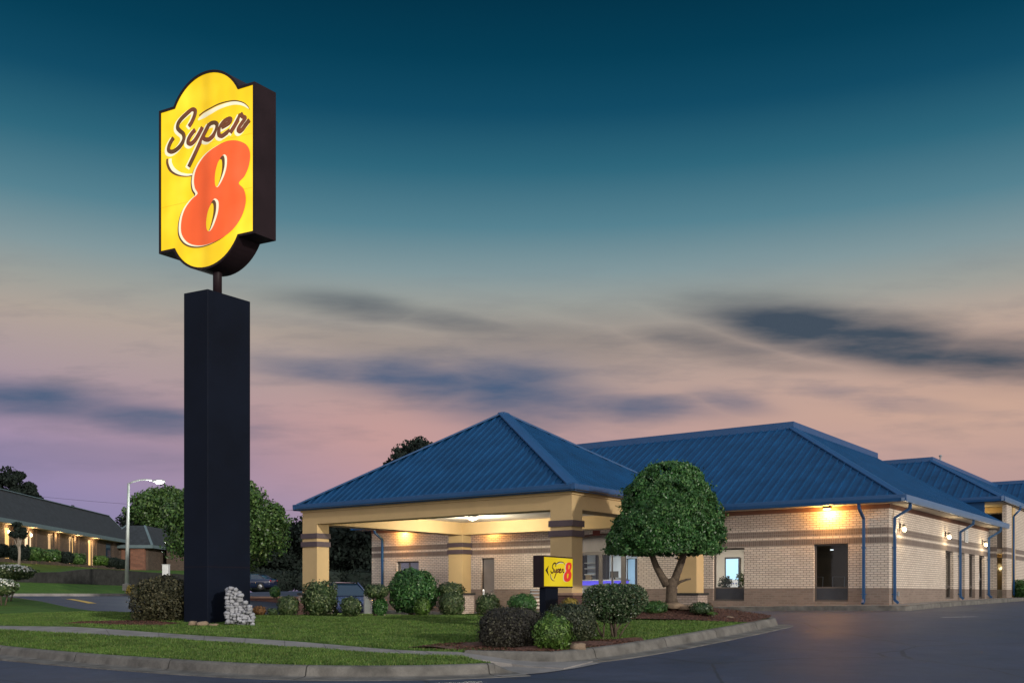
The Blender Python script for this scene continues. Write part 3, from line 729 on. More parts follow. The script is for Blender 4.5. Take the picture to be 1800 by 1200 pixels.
def lamp(kind, loc, energy, color, parent=None, size=0.1, rot=None, spot=None):
    l = bpy.data.lights.new('light', kind); l.energy = energy; l.color = color
    if kind == 'AREA': l.size = size; l.shape = 'DISK'
    else: l.shadow_soft_size = size
    if spot: l.spot_size = math.radians(spot[0]); l.spot_blend = spot[1]
    o = bpy.data.objects.new('light', l); COL.objects.link(o)
    loc = Vector(loc)
    if parent is not None: o.parent = parent; loc = WM(parent).inverted() @ loc
    o.location = loc
    if rot is not None: o.rotation_euler = Vector(rot).to_track_quat('-Z', 'Y').to_euler()
    return o

# ------------------------------------------------------------------ ribbed metal roof slope
def roof_slope(mb, poly, up, spacing=0.31, rw=0.05, rh=0.035, nmb=None):
    """poly: planar 3D polygon, first edge poly[0]-poly[1] is the eave; ribs climb along `up`"""
    poly = [Vector(p) for p in poly]; e = (poly[1]-poly[0]); L = e.length; e.normalize()
    n = e.cross(up).normalized()
    if n.z < 0: n = -n
    mb.face(poly if ((poly[1]-poly[0]).cross(poly[2]-poly[0])).dot(n) > 0 else poly[::-1])
    P2 = [((p-poly[0]).dot(e), (p-poly[0]).dot(up)) for p in poly]
    x = spacing/2
    xmin = min(p[0] for p in P2); xmax = max(p[0] for p in P2); x = xmin+spacing/2
    while x < xmax:
        ys = []
        for i in range(len(P2)):
            (x0, y0), (x1, y1) = P2[i], P2[(i+1) % len(P2)]
            if (x0-x)*(x1-x) < 0: ys.append(y0+(y1-y0)*(x-x0)/(x1-x0))
        if len(ys) >= 2 and max(ys)-min(ys) > 0.15:
            a, b = min(ys)-0.0, max(ys)-0.03
            o = poly[0]+e*x+up*a
            w0, w1 = rw, rw*0.55
            vs = [o-e*w0, o+e*w0, o+e*w1+n*rh, o-e*w1+n*rh]; vs += [p+up*(b-a) for p in vs]
            mb.add(vs, [[0,3,2,1],[4,5,6,7],[1,2,6,5],[2,3,7,6],[3,0,4,7]])
        x += spacing
def ridge(mb, a, b, w=0.16, h=0.05):
    a = Vector(a); b = Vector(b); t = (b-a).normalized(); s = t.cross(UP).normalized(); n = s.cross(t).normalized()
    if n.z < 0: n = -n
    vs = []
    for p in (a, b): vs += [p-s*w-n*0.03, p-s*w+n*0.012, p-s*w*0.2+n*h, p+s*w*0.2+n*h, p+s*w+n*0.012, p+s*w-n*0.03]
    fs = [[j, j+1, j+7, j+6] for j in range(5)]+[[0,1,2,3,4,5],[11,10,9,8,7,6]]
    mb.add(vs, fs)
def hip_ring(par, c, e1, e2, L1, L2, z0, z1, inset, mroof, mtrim, cap=0.22, spacing=0.31, faces=(0,1,2,3), fasc=0.22, sp_cut=True, ridge_w=0.16, fmat=('gutter_blue_lit',)*4, flat_top=True, cutback=False):
    """mansard/hip: corner c, edges e1*L1, e2*L2 at eave level z0 (2D rectangle), top ring inset at z1"""
    C = [Vector((c.x, c.y, z0)), Vector((c.x, c.y, z0))+e1*L1, Vector((c.x, c.y, z0))+e1*L1+e2*L2, Vector((c.x, c.y, z0))+e2*L2]
    ce = Vector((c.x, c.y, z1))
    T_ = [ce+e1*inset+e2*inset, ce+e1*(L1-inset)+e2*inset, ce+e1*(L1-inset)+e2*(L2-inset), ce+e1*inset+e2*(L2-inset)]
    if cutback: T_[2] = ce+e1*(L1-inset)+e2*L2; T_[3] = ce+e1*inset+e2*L2
    mb = MB(); rd = MB()
    for k in faces:
        a, b = C[k], C[(k+1) % 4]; ta, tb = T_[k], T_[(k+1) % 4]
        e = (b-a).normalized(); up = (ta-a)-e*((ta-a).dot(e)); up.normalize()
        roof_slope(mb, [a, b, tb, ta] if (tb-ta).length > 0.01 else [a, b, ta], up, spacing)
    if flat_top: mb.face([t+UP*(-0.02) for t in T_])
    for k in range(2 if cutback else 4): ridge(rd, C[k], T_[k], ridge_w)
    for k in range(4):
        a, b = T_[k], T_[(k+1) % 4]
        if (b-a).length > 0.01:
            e = (b-a).normalized(); s = UP.cross(e)
            rd.box(a-e*.05-s*0.06-UP*0.05, e*((b-a).length+.1), s*0.12, UP*(cap+0.05))
    ro = mb.build('roof', M[mroof], par); rd.build('ridge_cap', M[mtrim], ro)
    for k in faces:
        a, b = C[k], C[(k+1) % 4]; e = (b-a).normalized(); o_ = e.cross(UP)
        if o_.dot((C[0]+C[2])*0.5-a) > 0: o_ = -o_
        g = MB(); L = (b-a).length
        p = a-UP*(fasc-0.015)-e*0.02
        prof = [Vector((0,0,0)), o_*0.09, o_*0.12+UP*fasc*0.5, o_*0.12+UP*fasc, o_*0.10+UP*(fasc+.012), UP*(fasc-.005)]
        g.prism([p+q-e*(0.0 if (cutback and k == 3) else 0.12) for q in prof], e*(L+(0.14 if cutback and k in (1, 3) else 0.28)))
        g.build('gutter', M[fmat[k]], ro)
    return ro
# ================================================================== LOBBY BUILDING
bld = thing('motel_building', (P0.x, P0.y, 0.75), 'single-storey beige brick motel lobby block under a blue ribbed metal hip roof', 'building')
OUTF = -DR; OUTS = -DL            # outward normals of front and side walls
def tf(u): return hit(u, P0, DL)
def ss(u): return hit(u, P0, DR)
def zf_(u, v):                    # height of a pixel on the front wall plane
    t = tf(u); return zat(v, P0.y+DL.y*t)
def zs_(u, v):
    s = ss(u); return zat(v, P0.y+DR.y*s)
WT = 4.40
wA = (tf(1308), tf(1253), 1.06, zf_(1280, 963)); wB = (tf(1491), tf(1430), 1.06, zf_(1460, 955))
wC = (tf(736), tf(697), 1.55, zf_(716, 986)); dC = (tf(869), tf(846), 0.50, zf_(858, 980))
sf = (9.72, 12.95, 0.55, 3.72)
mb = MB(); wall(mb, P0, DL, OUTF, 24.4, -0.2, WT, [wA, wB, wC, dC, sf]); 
# arch spandrels over the storefront
am = (sf[0]+sf[1])/2; hw = (sf[1]-sf[0])/2; sp0 = 3.38
arc = [(am-hw*math.cos(math.pi*i/16), sp0+0.34*math.sin(math.pi*i/16)) for i in range(17)]
for i in range(16):
    (x0, z0), (x1, z1) = arc[i], arc[i+1]
    p = [P0+DL*x+UP*z-OUTF*0.003 for x, z in ((x0, z0), (x1, z1), (x1, sf[3]), (x0, sf[3]))]
    mb.prism(p, -OUTF*0.27)
mb.build('wall', BR, bld)
mb = MB()
for i in range(16):
    (x0, z0), (x1, z1) = arc[i], arc[i+1]
    p = [P0+DL*x+UP*z+OUTF*0.012 for x, z in ((x0, z0), (x1, z1), (x1, z1+.075), (x0, z0+.075))]
    mb.prism(p, -OUTF*0.10)
mb.build('arch_trim', M['brick_maroon'], bld)
sw = [(ss(1662), ss(1676), 1.13, zs_(1669, 968)), (ss(1686), ss(1696), 1.13, zs_(1669, 968)), (ss(1703.5), ss(1714), 1.13, zs_(1669, 968)), (ss(1721), ss(1731), 1.10, zs_(1669, 968))]
SE = 16.0
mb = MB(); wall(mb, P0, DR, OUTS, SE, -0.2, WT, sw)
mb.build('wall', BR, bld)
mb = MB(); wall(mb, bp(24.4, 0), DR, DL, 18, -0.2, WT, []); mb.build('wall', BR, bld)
mb = MB(); wall(mb, bp(0, 18), DL, DR, 24.4, -0.2, WT, []); mb.build('wall', BR, bld)
window(bld, P0, DL, OUTF, *wA, bars_h=(1.55,), fmat='frame_bronze'); window(bld, P0, DL, OUTF, *wB, bars_h=(1.55,), fmat='frame_bronze')
f = window(bld, P0, DL, OUTF, *wC, fmat='frame_bronze', bars_v=((wC[0]+wC[1])/2,))
# blinds behind
mb = MB(); z = wC[2]+.08
while z < wC[3]-.08: mb.box(P0+DL*(wC[0]+.07)-OUTF*.24+UP*z, DL*((wC[1]-wC[0])-.14), -OUTF*.03, UP*.045); z += .06
mb.build('blind', M['door_grey'], f)
mb = MB(); mb.box(P0+DL*(dC[0]+.05)-OUTF*.16+UP*dC[2], DL*(dC[1]-dC[0]-.1), OUTF*.05, UP*(dC[3]-dC[2]-.05))
dd = mb.build('door', M['door_grey'], bld, bevel=0.004)
mb = MB(); hh = P0+DL*(dC[0]+.14)-OUTF*.10+UP*1.45; mb.tube([hh, hh+OUTF*.06, hh+OUTF*.06+DL*.12], .014); mb.build('handle', M['metal_grey'], dd)
mb = MB(); mb.box(P0+DL*(dC[0]+.002)-OUTF*.17+UP*dC[2], DL*.045, OUTF*.09, UP*(dC[3]-dC[2]-.002)); mb.box(P0+DL*(dC[1]-.047)-OUTF*.17+UP*dC[2], DL*.045, OUTF*.09, UP*(dC[3]-dC[2]-.002)); mb.box(P0+DL*(dC[0]+.047)-OUTF*.17+UP*(dC[3]-.047), DL*(dC[1]-dC[0]-.094), OUTF*.09, UP*.045); mb.build('door_frame', M['frame_dark'], dd)
for i, w_ in enumerate(sw[:3]): window(bld, P0, DR, OUTS, *w_, bars_h=(1.62,), fmat='frame_bronze')
fd = window(bld, P0, DR, OUTS, *sw[3], name='door', bars_h=(2.0,), fr=0.09)
mb = MB(); hh = P0+DR*(sw[3][0]+.18)-OUTS*.08+UP*1.9; mb.tube([hh, hh+OUTS*.05, hh+OUTS*.05+UP*.35, hh+UP*.35], .014); mb.build('handle', M['metal_grey'], fd)
# curtains inside the side windows
for w_ in sw[:3]:
    mb = MB()
    for k in range(7): mb.box(P0+DR*(w_[0]+.08+k*(w_[1]-w_[0]-.16)/7)-OUTS*(.36+.02*(k % 2))+UP*1.15, DR*((w_[1]-w_[0]-.16)/7-.01), -OUTS*.03, UP*(w_[3]-1.2))
    mb.build('curtain', M['door_grey'], bld)
# storefront: frame, transom panel, doors
SO = P0-OUTF*0.10; mb = MB()
def sbar(x0, x1, z0, z1, dep=.08, off=0.0, m=None): (m or mb).box(SO+DL*x0+UP*z0-OUTF*off, DL*(x1-x0), -OUTF*dep, UP*(z1-z0))
zt = 2.92
tm = [tf(1052.5), tf(1092), tf(1098.5), tf(1101.5)]
sbar(sf[0]+.002, sf[0]+.07, .56, 3.37); sbar(sf[1]-.07, sf[1]-.002, .56, 3.37)
sbar(sf[0]+.07, sf[1]-.07, zt, zt+.14)
for q, wd in ((tf(1053), .17), (tf(1093), .20), (tf(1073), .04)): sbar(q-wd/2, q+wd/2, .56, zt, .07, .004)
fs_ = mb.build('storefront_frame', M['frame_bronze'], bld)
mb = MB(); mb.prism([SO-OUTF*.03+DL*x+UP*z for x, z in [(sf[0]+.03, zt+.14), (sf[1]-.03, zt+.14), (sf[1]-.03, 3.4)]+[(x, z) for x, z in arc[::-1][1:-1]]+[(sf[0]+.03, 3.4)]], -OUTF*.04)
mb.build('transom_panel', M['door_grey'], fs_)
mb = MB(); mb.face([SO-OUTF*.04+DL*a_+UP*b_ for a_, b_ in ((sf[0]+.07, .56), (sf[1]-.07, .56), (sf[1]-.07, zt), (sf[0]+.07, zt))]); mb.build('pane', M['window_glass'], fs_)
for q in (tf(1053), tf(1073)):
    mb = MB(); c = SO+OUTF*.05+DL*(q-.12)+UP*1.45; mb.tube([c-OUTF*.05, c, c+UP*.4, c+UP*.4-OUTF*.05], .014); mb.build('handle', M['metal_grey'], fs_)
mb = MB(); q = tf(1049); mb.box(P0+DL*(q-.16)+OUTF*.002+UP*zf_(1049, 940.5), DL*.34, OUTF*.03, UP*.2); mb.build('plaque', M['plaque_red'], bld)
# interior shell of the lobby rooms
def room(t0, t1, depth, matw, matb, zc=3.5, zfl=None):
    zf0 = 0.62 if zfl is None else zfl
    a = P0+DL*t0-OUTF*.29; m1 = MB()
    m1.face([a+UP*zf0, a+DL*(t1-t0)+UP*zf0, a+DL*(t1-t0)-OUTF*depth+UP*zf0, a-OUTF*depth+UP*zf0]); m1.build('interior_floor', M['interior_floor'], bld)
    m1 = MB(); m1.face([a-OUTF*depth+UP*zf0, a-OUTF*depth+DL*(t1-t0)+UP*zf0, a-OUTF*depth+DL*(t1-t0)+UP*zc, a-OUTF*depth+UP*zc]); m1.build('interior_wall', M[matb], bld)
    m1 = MB(); m1.face([a+UP*zf0, a-OUTF*depth+UP*zf0, a-OUTF*depth+UP*zc, a+UP*zc]); m1.build('interior_wall', M[matw], bld); m1 = MB(); m1.face([a+DL*(t1-t0)+UP*zf0, a+DL*(t1-t0)-OUTF*depth+UP*zf0, a+DL*(t1-t0)-OUTF*depth+UP*zc, a+DL*(t1-t0)+UP*zc])
    m1.build('interior_wall', M[matw], bld)
    m1 = MB(); m1.face([a+UP*zc, a-OUTF*depth+UP*zc, a-OUTF*depth+DL*(t1-t0)+UP*zc, a+DL*(t1-t0)+UP*zc]); m1.build('interior_ceiling', M['ceiling_white'], bld)
    return a
room(8.9, 17.2, 4.6, 'interior_beige', 'interior_pale'); room(5.15, 8.85, 3.2, 'interior_beige', 'interior_beige'); room(0.4, 5.0, 4.0, 'interior_dark', 'interior_dark')
def IN(t, d, z): return P0+DL*t-OUTF*d+UP*z
lp = lamp('AREA', IN(12.6, 2.4, 3.42), 130, (0.85, 0.93, 1.0), bld, 1.4, (0, 0, -1))
lamp('AREA', IN(7.2, 1.6, 3.42), 95, (1.0, 0.95, 0.88), bld, 1.0, (0, 0, -1))
lamp('AREA', IN(2.8, 2.6, 3.42), 9.0, (1.0, 0.88, 0.7), bld, 0.4, (0, 0, -1))
for t_, d_, s_, z_ in ((10.2, 1.6, .6, 3.46), (11.6, 1.6, .6, 3.46), (12.8, 1.6, .6, 3.46), (7.0, 1.4, .6, 3.46), (3.0, 3.2, .1, 3.0), (2.3, 3.2, .1, 3.0)):
    mb = MB(); mb.box(IN(t_, d_, z_), DL*s_, DR*s_, UP*.03); mb.build('ceiling_panel', M['glow_panel'], bld)
# lobby door to a blue lit back room seen in the left window, and the blue inner door
t_ = tf(1290); mb = MB(); ta_, tb_ = hit(1301, P0+DR*3.42, DL), hit(1274, P0+DR*3.42, DL); mb.box(IN(ta_, 3.44, .63), DL*(tb_-ta_), OUTF*.03, UP*2.2); w_ = mb.build('inner_door', M['frame_dark'], bld)
mb = MB(); mb.box(IN(ta_+.07, 3.40, .66), DL*(tb_-ta_-.14), OUTF*.02, UP*2.10); mb.build('pane', M['glow_backroom'], w_)
mb = MB(); mb.box(IN(ta_+.07, 3.375, .66), DL*(tb_-ta_-.14), OUTF*.01, UP*1.25); mb.build('frosted_panel', M['interior_pale'], w_)
for k_ in range(4): mb = MB(); mb.box(IN(ta_+.12+k_*(tb_-ta_-.24)/4, 3.36, 1.72), DL*.06, OUTF*.006, UP*.06); mb.build('decal', M['car_blue'], w_)
mb = MB(); mb.box(IN(12.45, 4.80, .63), DL*.48, OUTF*.06, UP*2.3); w_ = mb.build('inner_door', M['frame_dark'], bld)
mb = MB(); mb.box(IN(12.50, 4.73, .7), DL*.36, OUTF*.02, UP*2.2); mb.build('pane', M['interior_blue'], w_)
# shelves on the lobby back wall
# reception desk with blue light strip
dk = thing('reception_desk', IN(13.0, 2.4, .62), 'reception desk with a glowing blue light strip behind the lobby doors', 'desk')
mb = MB(); mb.box(IN(11.95, 2.55, .625), DL*2.5, DR*.6, UP*1.08); mb.build('desk_front', M['ceiling_white'], dk)
mb = MB(); mb.box(IN(11.9, 2.50, 1.895), DL*2.6, DR*.7, UP*.05); mb.build('counter', M['ceiling_white'], dk)
mb = MB(); mb.box(IN(11.93, 2.53, 1.708), DL*2.54, DR*.64, UP*.184); mb.build('light_strip', M['glow_led'], dk)
sh = thing('wall_shelf', IN(14.3, 4.7, 1.0), 'dark framed shelf unit on the back wall of the lobby', 'shelf')
for t_ in (13.9, 14.3, 15.1):
    mb = MB(); mb.box(IN(t_, 4.50, .63), DL*.16, DR*.3, UP*2.6); mb.build('upright', M['frame_dark'], sh)
for z in (1.95, 2.2, 2.48, 2.74):
    mb = MB(); mb.box(IN(14.47, 4.52, z), DL*.62, DR*.28, UP*.035); mb.box(IN(15.27, 4.52, z), DL*.8, DR*.28, UP*.035); mb.box(IN(14.065, 4.52, z), DL*.23, DR*.28, UP*.035); mb.build('shelf_board', M['ceiling_white'], sh)
bx = MB(); bx.box(IN(14.75, 4.50, 1.986), DL*.26, DR*.2, UP*.21); b_ = bx.build('cardboard_box', M['box_card'], bevel=.006); tag(b_, 'brown cardboard box on the lobby shelf', 'box')
mo = thing('computer_monitor', IN(12.4, 2.7, 1.945), 'dark computer monitor on the reception desk', 'monitor')
mb = MB(); mb.box(IN(12.2, 2.72, 2.03), DL*.42, DR*.03, UP*.28); mb.build('screen', M['frame_dark'], mo); mb = MB(); mb.box(IN(12.37, 2.74, 1.95), DL*.08, DR*.03, UP*.11); mb.box(IN(12.31, 2.66, 1.947), DL*.2, DR*.16, UP*.012); mb.build('stand', M['frame_dark'], mo)
# dining chairs in the dark window room
for i, (t_, lb) in enumerate(((2.2, 'steel chair nearest the right edge inside the dark window'), (3.0, 'steel chair in the middle inside the dark window'))):
    ch = thing('dining_chair', IN(t_, 1.2, .62), lb, 'chair', 'chairs in the dark room behind the window')
    mb = MB(); mb.box(IN(t_-.22, 1.0, 1.07), DL*.44, DR*.44, UP*.05); mb.build('seat', M['frame_dark'], ch)
    mb = MB(); mb.tube([IN(t_-.2, 1.42, 1.1), IN(t_-.22, 1.48, 1.95), IN(t_+.22, 1.48, 1.95), IN(t_+.2, 1.42, 1.1)], .016); mb.build('backrest', M['metal_grey'], ch)
    for a_ in (-.2, .2):
        for d_ in (1.03, 1.41): mb = MB(); mb.tube([IN(t_+a_, d_, .625), IN(t_+a_, d_, 1.07)], .014); mb.build('leg', M['metal_grey'], ch)
# solid lower panels of the two big windows, picture on the lobby wall
for w_ in (wA, wB):
    mb = MB(); mb.box(P0+DL*(w_[0]+.06)-OUTF*.14+UP*(w_[2]+.06), DL*(w_[1]-w_[0]-.12), OUTF*.012, UP*(1.52-w_[2]-.06)); mb.build('lower_panel', M['spandrel'], bld)
pic = MB(); pic.box(IN(13.2, 4.80, 2.05), DL*.62, OUTF*.02, UP*.95); tag(pic.build('wall_picture', M['letter_white'], bevel=.004), 'pale framed picture on the lobby back wall right of the shelves', 'picture')
# main roof
E0 = bp(-0.6, -0.6)
hip_ring(bld, E0, DL, DR, 25.6, 17.65, 4.60, 8.22, 6.04, 'roof_blue', 'trim_blue', cap=0.26, spacing=0.36, faces=(0, 1, 3), cutback=True, fmat=('trim_blue', 'trim_blue', 'trim_blue', 'gutter_blue_lit'))
mb = MB(); a = bp(-0.58, -0.58)
mb.face([a+UP*4.385, bp(25.0, -.58)+UP*4.385, bp(25.0, -.0)+UP*4.385, bp(-.0, -.0)+UP*4.385][::-1]); mb.face([bp(-.58, -.58)+UP*4.385, bp(0, 0)+UP*4.385, bp(0, 17.0)+UP*4.385, bp(-.58, 17.0)+UP*4.385][::-1])
mb.build('soffit', M['soffit'], bld)
mb = MB(); mb.box(bp(0, -.001)+UP*4.24, DL*24.4, -DR*.045, UP*.14); mb.box(bp(-.001, -.05)+UP*4.24, DR*SE, -DL*.045, UP*.14); mb.build('frieze_board', M['soffit_trim'], bld)
# downspouts
def spout(u_top, v_top, wall_pt, out, zt_, zb_, side, name='downspout', par=bld):
    """gutter drop, slanted offset to the wall, straight leg, kicked shoe"""
    mb = MB(); a = wall_pt+out*.60+side*0.0; w = .085
    path = [a+UP*4.40, a+UP*4.22-out*.02, wall_pt+out*.08+UP*3.92, wall_pt+out*.08+UP*(zb_+.16), wall_pt+out*.20+UP*(zb_+.05)]
    for i in range(4):
        p, q = path[i], path[i+1]; t = (q-p).normalized(); sd = UP.cross(out).normalized(); nn = sd.cross(t).normalized()
        L = (q-p).length
        mb.box(p-sd*w/2-nn*w/2-t*.01, t*(L+.02), sd*w, nn*w)
    for z in (2.9, 1.3): mb.box(wall_pt+out*.0-UP.cross(out)*.07+UP*z, UP.cross(out)*.14, out*.13, UP*.03)
    return mb.build(name, M['trim_blue'], par)
zw0 = lambda p: za(p.x, p.y)+.17
for t_ in (tf(1519.5), tf(674), tf(1519.5)+11.0):
    p = bp(t_, 0); 
    if t_ < 8 or t_ > 20: spout(0, 0, p, OUTF, 4.4, zw0(p), DL)
for s_ in (ss(1568.5), ss(1684.5), ss(1737)-.25):
    p = bp(0, s_); spout(0, 0, p, OUTS, 4.4, zw0(p), DR)
# side wall lanterns
for u, v in ((1583, 930), (1663, 943.5), (1728, 957)):
    s_ = ss(u-2.0); z_ = zat(v, P0.y+DR.y*s_); c = bp(0, s_)+OUTS*.16+UP*z_
    mb = MB(); mb.box(bp(0, s_)-DR*.05+UP*(z_+.02), DR*.1, OUTS*.04, UP*.2); mb.tube([bp(0, s_)+OUTS*.04+UP*(z_+.16), c+UP*.17], .014); mb.lathe(c, [(.03, .17), (.07, .13), (.075, .10)], 10)
    lm = mb.build('wall_lamp', M['frame_bronze'], bld)
    mb = MB(); mb.ball(c, .07, .07, .09); mb.build('globe', M['glow_globe'], lm)
    lamp('POINT', c+OUTS*.14-UP*.05, 22, (1.0, 0.80, 0.50), lm, .08)
# sodium floods under the front eave
for u, e_ in ((1459, 130), (712, 75), (868, 60)):
    t_ = tf(u); c = bp(t_, -.30)+UP*4.30
    mb = MB(); mb.box(c-DL*.13-DR*.1+UP*0.0, DL*.26, DR*.2, UP*.085); lm = mb.build('flood_lamp', M['frame_bronze'], bld)
    mb = MB(); mb.box(c-DL*.11-DR*.08-UP*.03, DL*.22, DR*.16, UP*.03); mb.build('lens', M['glow_sodium'], lm)
    lamp('POINT', c-UP*.14, e_, (1.0, 0.46, 0.10), lm, .08)
# vertical room sign on the side wall
s_ = ss(1697.5); c = bp(0, s_)+UP*zs_(1697, 953); hgt = zs_(1697, 930)-zs_(1697, 953)
mb = MB(); W_ = .55
mb.box(c-DR*W_/2+OUTS*.002, DR*W_, OUTS*.03, UP*hgt); sg = mb.build('wall_sign', M['metal_grey'], bld)
mb = MB(); o_ = OUTS*.033
for (x, z, w, h) in ((-.27, 0, .05, hgt), (.22, 0, .05, hgt), (-.22, 0, .44, .045), (-.22, hgt-.045, .44, .045)): mb.box(c+DR*x+o_+UP*z, DR*w, OUTS*.015, UP*h)
for k in range(5): mb.box(c-DR*.16+o_+UP*(.10+k*(hgt-.15)/5), DR*.30, OUTS*.014, UP*.05)
mb.build('sign_frame', M['letter_white'], sg)
# conduit and small boxes on the side wall
mb = MB(); mb.box(bp(0, .95)+UP*1.25, DR*.12, OUTS*.05, UP*.16); mb.build('outlet_box', M['metal_grey'], bld)

# ================================================================== TWO-STOREY WING
wg = thing('guest_room_wing', (bp(0, 19).x, bp(0, 19).y, 0.95), 'two-storey guest room wing with brick stair tower behind the lobby block', 'building')
def SP(s, out, z=0): return bp(0, s)-DL*out*1.0+UP*z
# stair tower pillar
mb = MB(); a = bp(-.30, 18.7); mb.box(a+UP*0.3, DR*1.3, DL*.2, UP*5.38); mb.build('pillar', BR, wg)
# recessed entry: back wall facing the front, balcony, lights
O4 = bp(-.20, 20.0)
mb = MB(); wall(mb, O4, DL, OUTF, 3.2, 0.2, 5.68, [(0.25, 1.7, 1.1, 3.15), (.25, 1.7, 4.0, 5.4)]); mb.build('wall', M['stucco_tan'], wg)
window(wg, O4, DL, OUTF, .25, 1.7, 1.1, 3.15, name='door', fr=.05, bars_v=(.95,), fmat='frame_bronze', gmat='glass_warm'); window(wg, O4, DL, OUTF, .25, 1.7, 4.0, 5.4, fr=.05, fmat='frame_bronze')
mb = MB(); wall(mb, bp(2.2, 16.3), DR, OUTS, 4.0, 0.2, 6.0, []); mb.build('wall', BR, wg)
mb = MB(); mb.box(bp(-.09, 18.75)+UP*3.30, DR*1.24, DL*2.2, UP*.22); mb.build('balcony_slab', M['soffit'], wg)
mb = MB(); mb.box(bp(-.09, 18.72)+UP*3.54, DR*.05, DL*2.2, UP*.95); mb.build('balcony_rail', M['frame_bronze'], wg)
mb = MB(); mb.box(bp(.0, 19.5)+UP*1.15, DR*.3, DL*.32, UP*.38); mb.build('air_conditioner', M['metal_grey'], wg)
c = bp(.42, 19.4)+UP*2.74
mb = MB(); mb.lathe(c+UP*.11, [(.09, 0), (.09, .03), (.03, .1), (.02, .42)], 10); lm = mb.build('wall_lamp', M['frame_bronze'], wg)
mb = MB(); mb.ball(c, .09, .09, .11); mb.build('globe', M['glow_globe'], lm); lamp('POINT', c-DR*.25-UP*.1, 16, (1.0, 0.74, 0.36), lm, .08)
lamp('POINT', bp(.9, 19.4)+UP*5.1, 14, (1.0, 0.76, 0.36), wg, .1)
# roof
E2 = bp(-0.4, 17.0)
hip_ring(wg, E2, DL, DR, 22, 30, 5.93, 8.40, 4.16, 'roof_blue', 'trim_blue', cap=0.20, spacing=0.40, fmat=('trim_blue', 'trim_blue', 'trim_blue', 'gutter_blue_lit'))
mb = MB(); mb.face([bp(-.38, 17.02)+UP*5.70, bp(3.0, 17.02)+UP*5.70, bp(3.0, 40)+UP*5.70, bp(-.38, 40)+UP*5.70]); mb.build('soffit', M['soffit'], wg)
mb = MB(); mb.box(bp(.38, 17.06)+UP*4.6, DL*9, DR*.1, UP*1.32); mb.build('metal_cladding', M['roof_blue'], wg)
# side wall continuing beyond the tower
mb = MB(); wall(mb, bp(-.22, 20.01), DR, OUTS, 14, 0.3, 5.68, [(5, 7, 1.2, 3.0)]); mb.build('wall', BR, wg)
window(wg, bp(-.22, 20.01), DR, OUTS, 5, 7, 1.2, 3.0)
mb = MB(); mb.box(bp(-.22, 20.45)+UP*.3, DR*.7, -DL*.05, UP*5.38); mb.build('pilaster', M['stucco_tan'], wg)
p = bp(-.30, 20.1); mb = MB()
path = [p+OUTS*.38+UP*5.70, p+OUTS*.36+UP*5.5, p+OUTS*.07+UP*5.2, p+OUTS*.07+UP*1.25]
for i in range(3): mb.tube([path[i], path[i+1]], .055, 4)
mb.build('downspout', M['trim_blue'], wg)
mb = MB(); c = bp(4.0, 24.0)+UP*8.5; mb.tube([c, c+UP*.45], .05); mb.lathe(c+UP*.45, [(.09, 0), (.09, .06), (.03, .1)], 8); mb.build('vent_pipe', M['metal_grey'], wg)
# rear wing
rw = thing('rear_wing', (bp(-6, 36).x, bp(-6, 36).y, 1.0), 'tan rear motel wing with dark blue roof at the right edge', 'building')
O3 = bp(4, 34.5)
mb = MB(); wall(mb, O3-DL*26, DL, -DR, 26, 0.3, 5.9, [(19.6, 21.0, 1.3, 2.9), (15, 17, 1.3, 2.9), (15, 17, 3.9, 5.3), (19.6, 21.0, 3.9, 5.3)]); mb.build('wall', M['interior_beige'], rw)
for z0, z1 in ((1.3, 2.9), (3.9, 5.3)): window(rw, O3-DL*26, DL, -DR, 19.6, 21.0, z0, z1); window(rw, O3-DL*26, DL, -DR, 15, 17, z0, z1)
k = hit(1782.5, O3, -DL)
mb = MB(); mb.box(O3-DL*k+DR*(-.05)+UP*.3, -DL*.45, DR*.05, UP*5.5); mb.build('pilaster', M['stucco_tan'], rw)
mb = MB(); a = O3-DR*.7+DL*2; up_ = (DR*4.5+UP*2.75).normalized()
roof_slope(mb, [a+UP*5.9-DL*30, a+UP*5.9, a+DR*4.5+UP*8.65, a+DR*4.5+UP*8.65-DL*30], up_, .40); r_ = mb.build('roof', M['roof_blue'], rw)
mb = MB(); mb.box(a+DR*4.4+UP*8.6-DL*30, DL*30, DR*.15, UP*.22); mb.build('ridge_cap', M['trim_blue'], r_)

# ================================================================== ENTRANCE CANOPY
FR = Vector((1.71, 28.5, 0)); Lc = 10.62; Wc = 8.0; wf = .74; ws = .57
cn = thing('entrance_canopy', (FR.x+DL.x*5, FR.y+DL.y*5, .5), 'freestanding tan entrance canopy with blue pyramid roof and striped square columns', 'canopy')
def cp_(t, s, z=0): return FR+DL*t+DR*s+UP*z
for (t_, s_) in ((0, 0), (Lc, 0), (0, Wc), (Lc, Wc)):
    g = za(cp_(t_, s_).x, cp_(t_, s_).y); zp = 1.36
    mb = MB(); mb.box(cp_(t_, s_, zp), DL*wf, DR*ws, UP*(3.77-zp)); c_ = mb.build('column', M['stucco_tan'], cn)
    mb = MB(); mb.box(cp_(t_-.10, s_-.10, g-.2), DL*(wf+.2), DR*(ws+.2), UP*(zp-.075-g+.2)); mb.build('pedestal', BR5 if (t_, s_) == (0, 0) else BR2, c_, bevel=.004)
    mb = MB(); mb.box(cp_(t_-.14, s_-.14, zp-.073), DL*(wf+.28), DR*(ws+.28), UP*.075); mb.build('pedestal_cap', M['coping'] if (t_, s_) == (0, 0) else M['retaining_stone'], c_, bevel=.008)
    for z0, z1 in ((3.27, 3.45), (2.98, 3.16)):
        mb = MB(); e = .045; mb.box(cp_(t_-e, s_-e, z0), DL*(wf+2*e), DR*(ws+2*e), UP*(z1-z0)); mb.build('band', M['stucco_band'], c_, bevel=.006)
zb, ztp = 3.77, 4.30
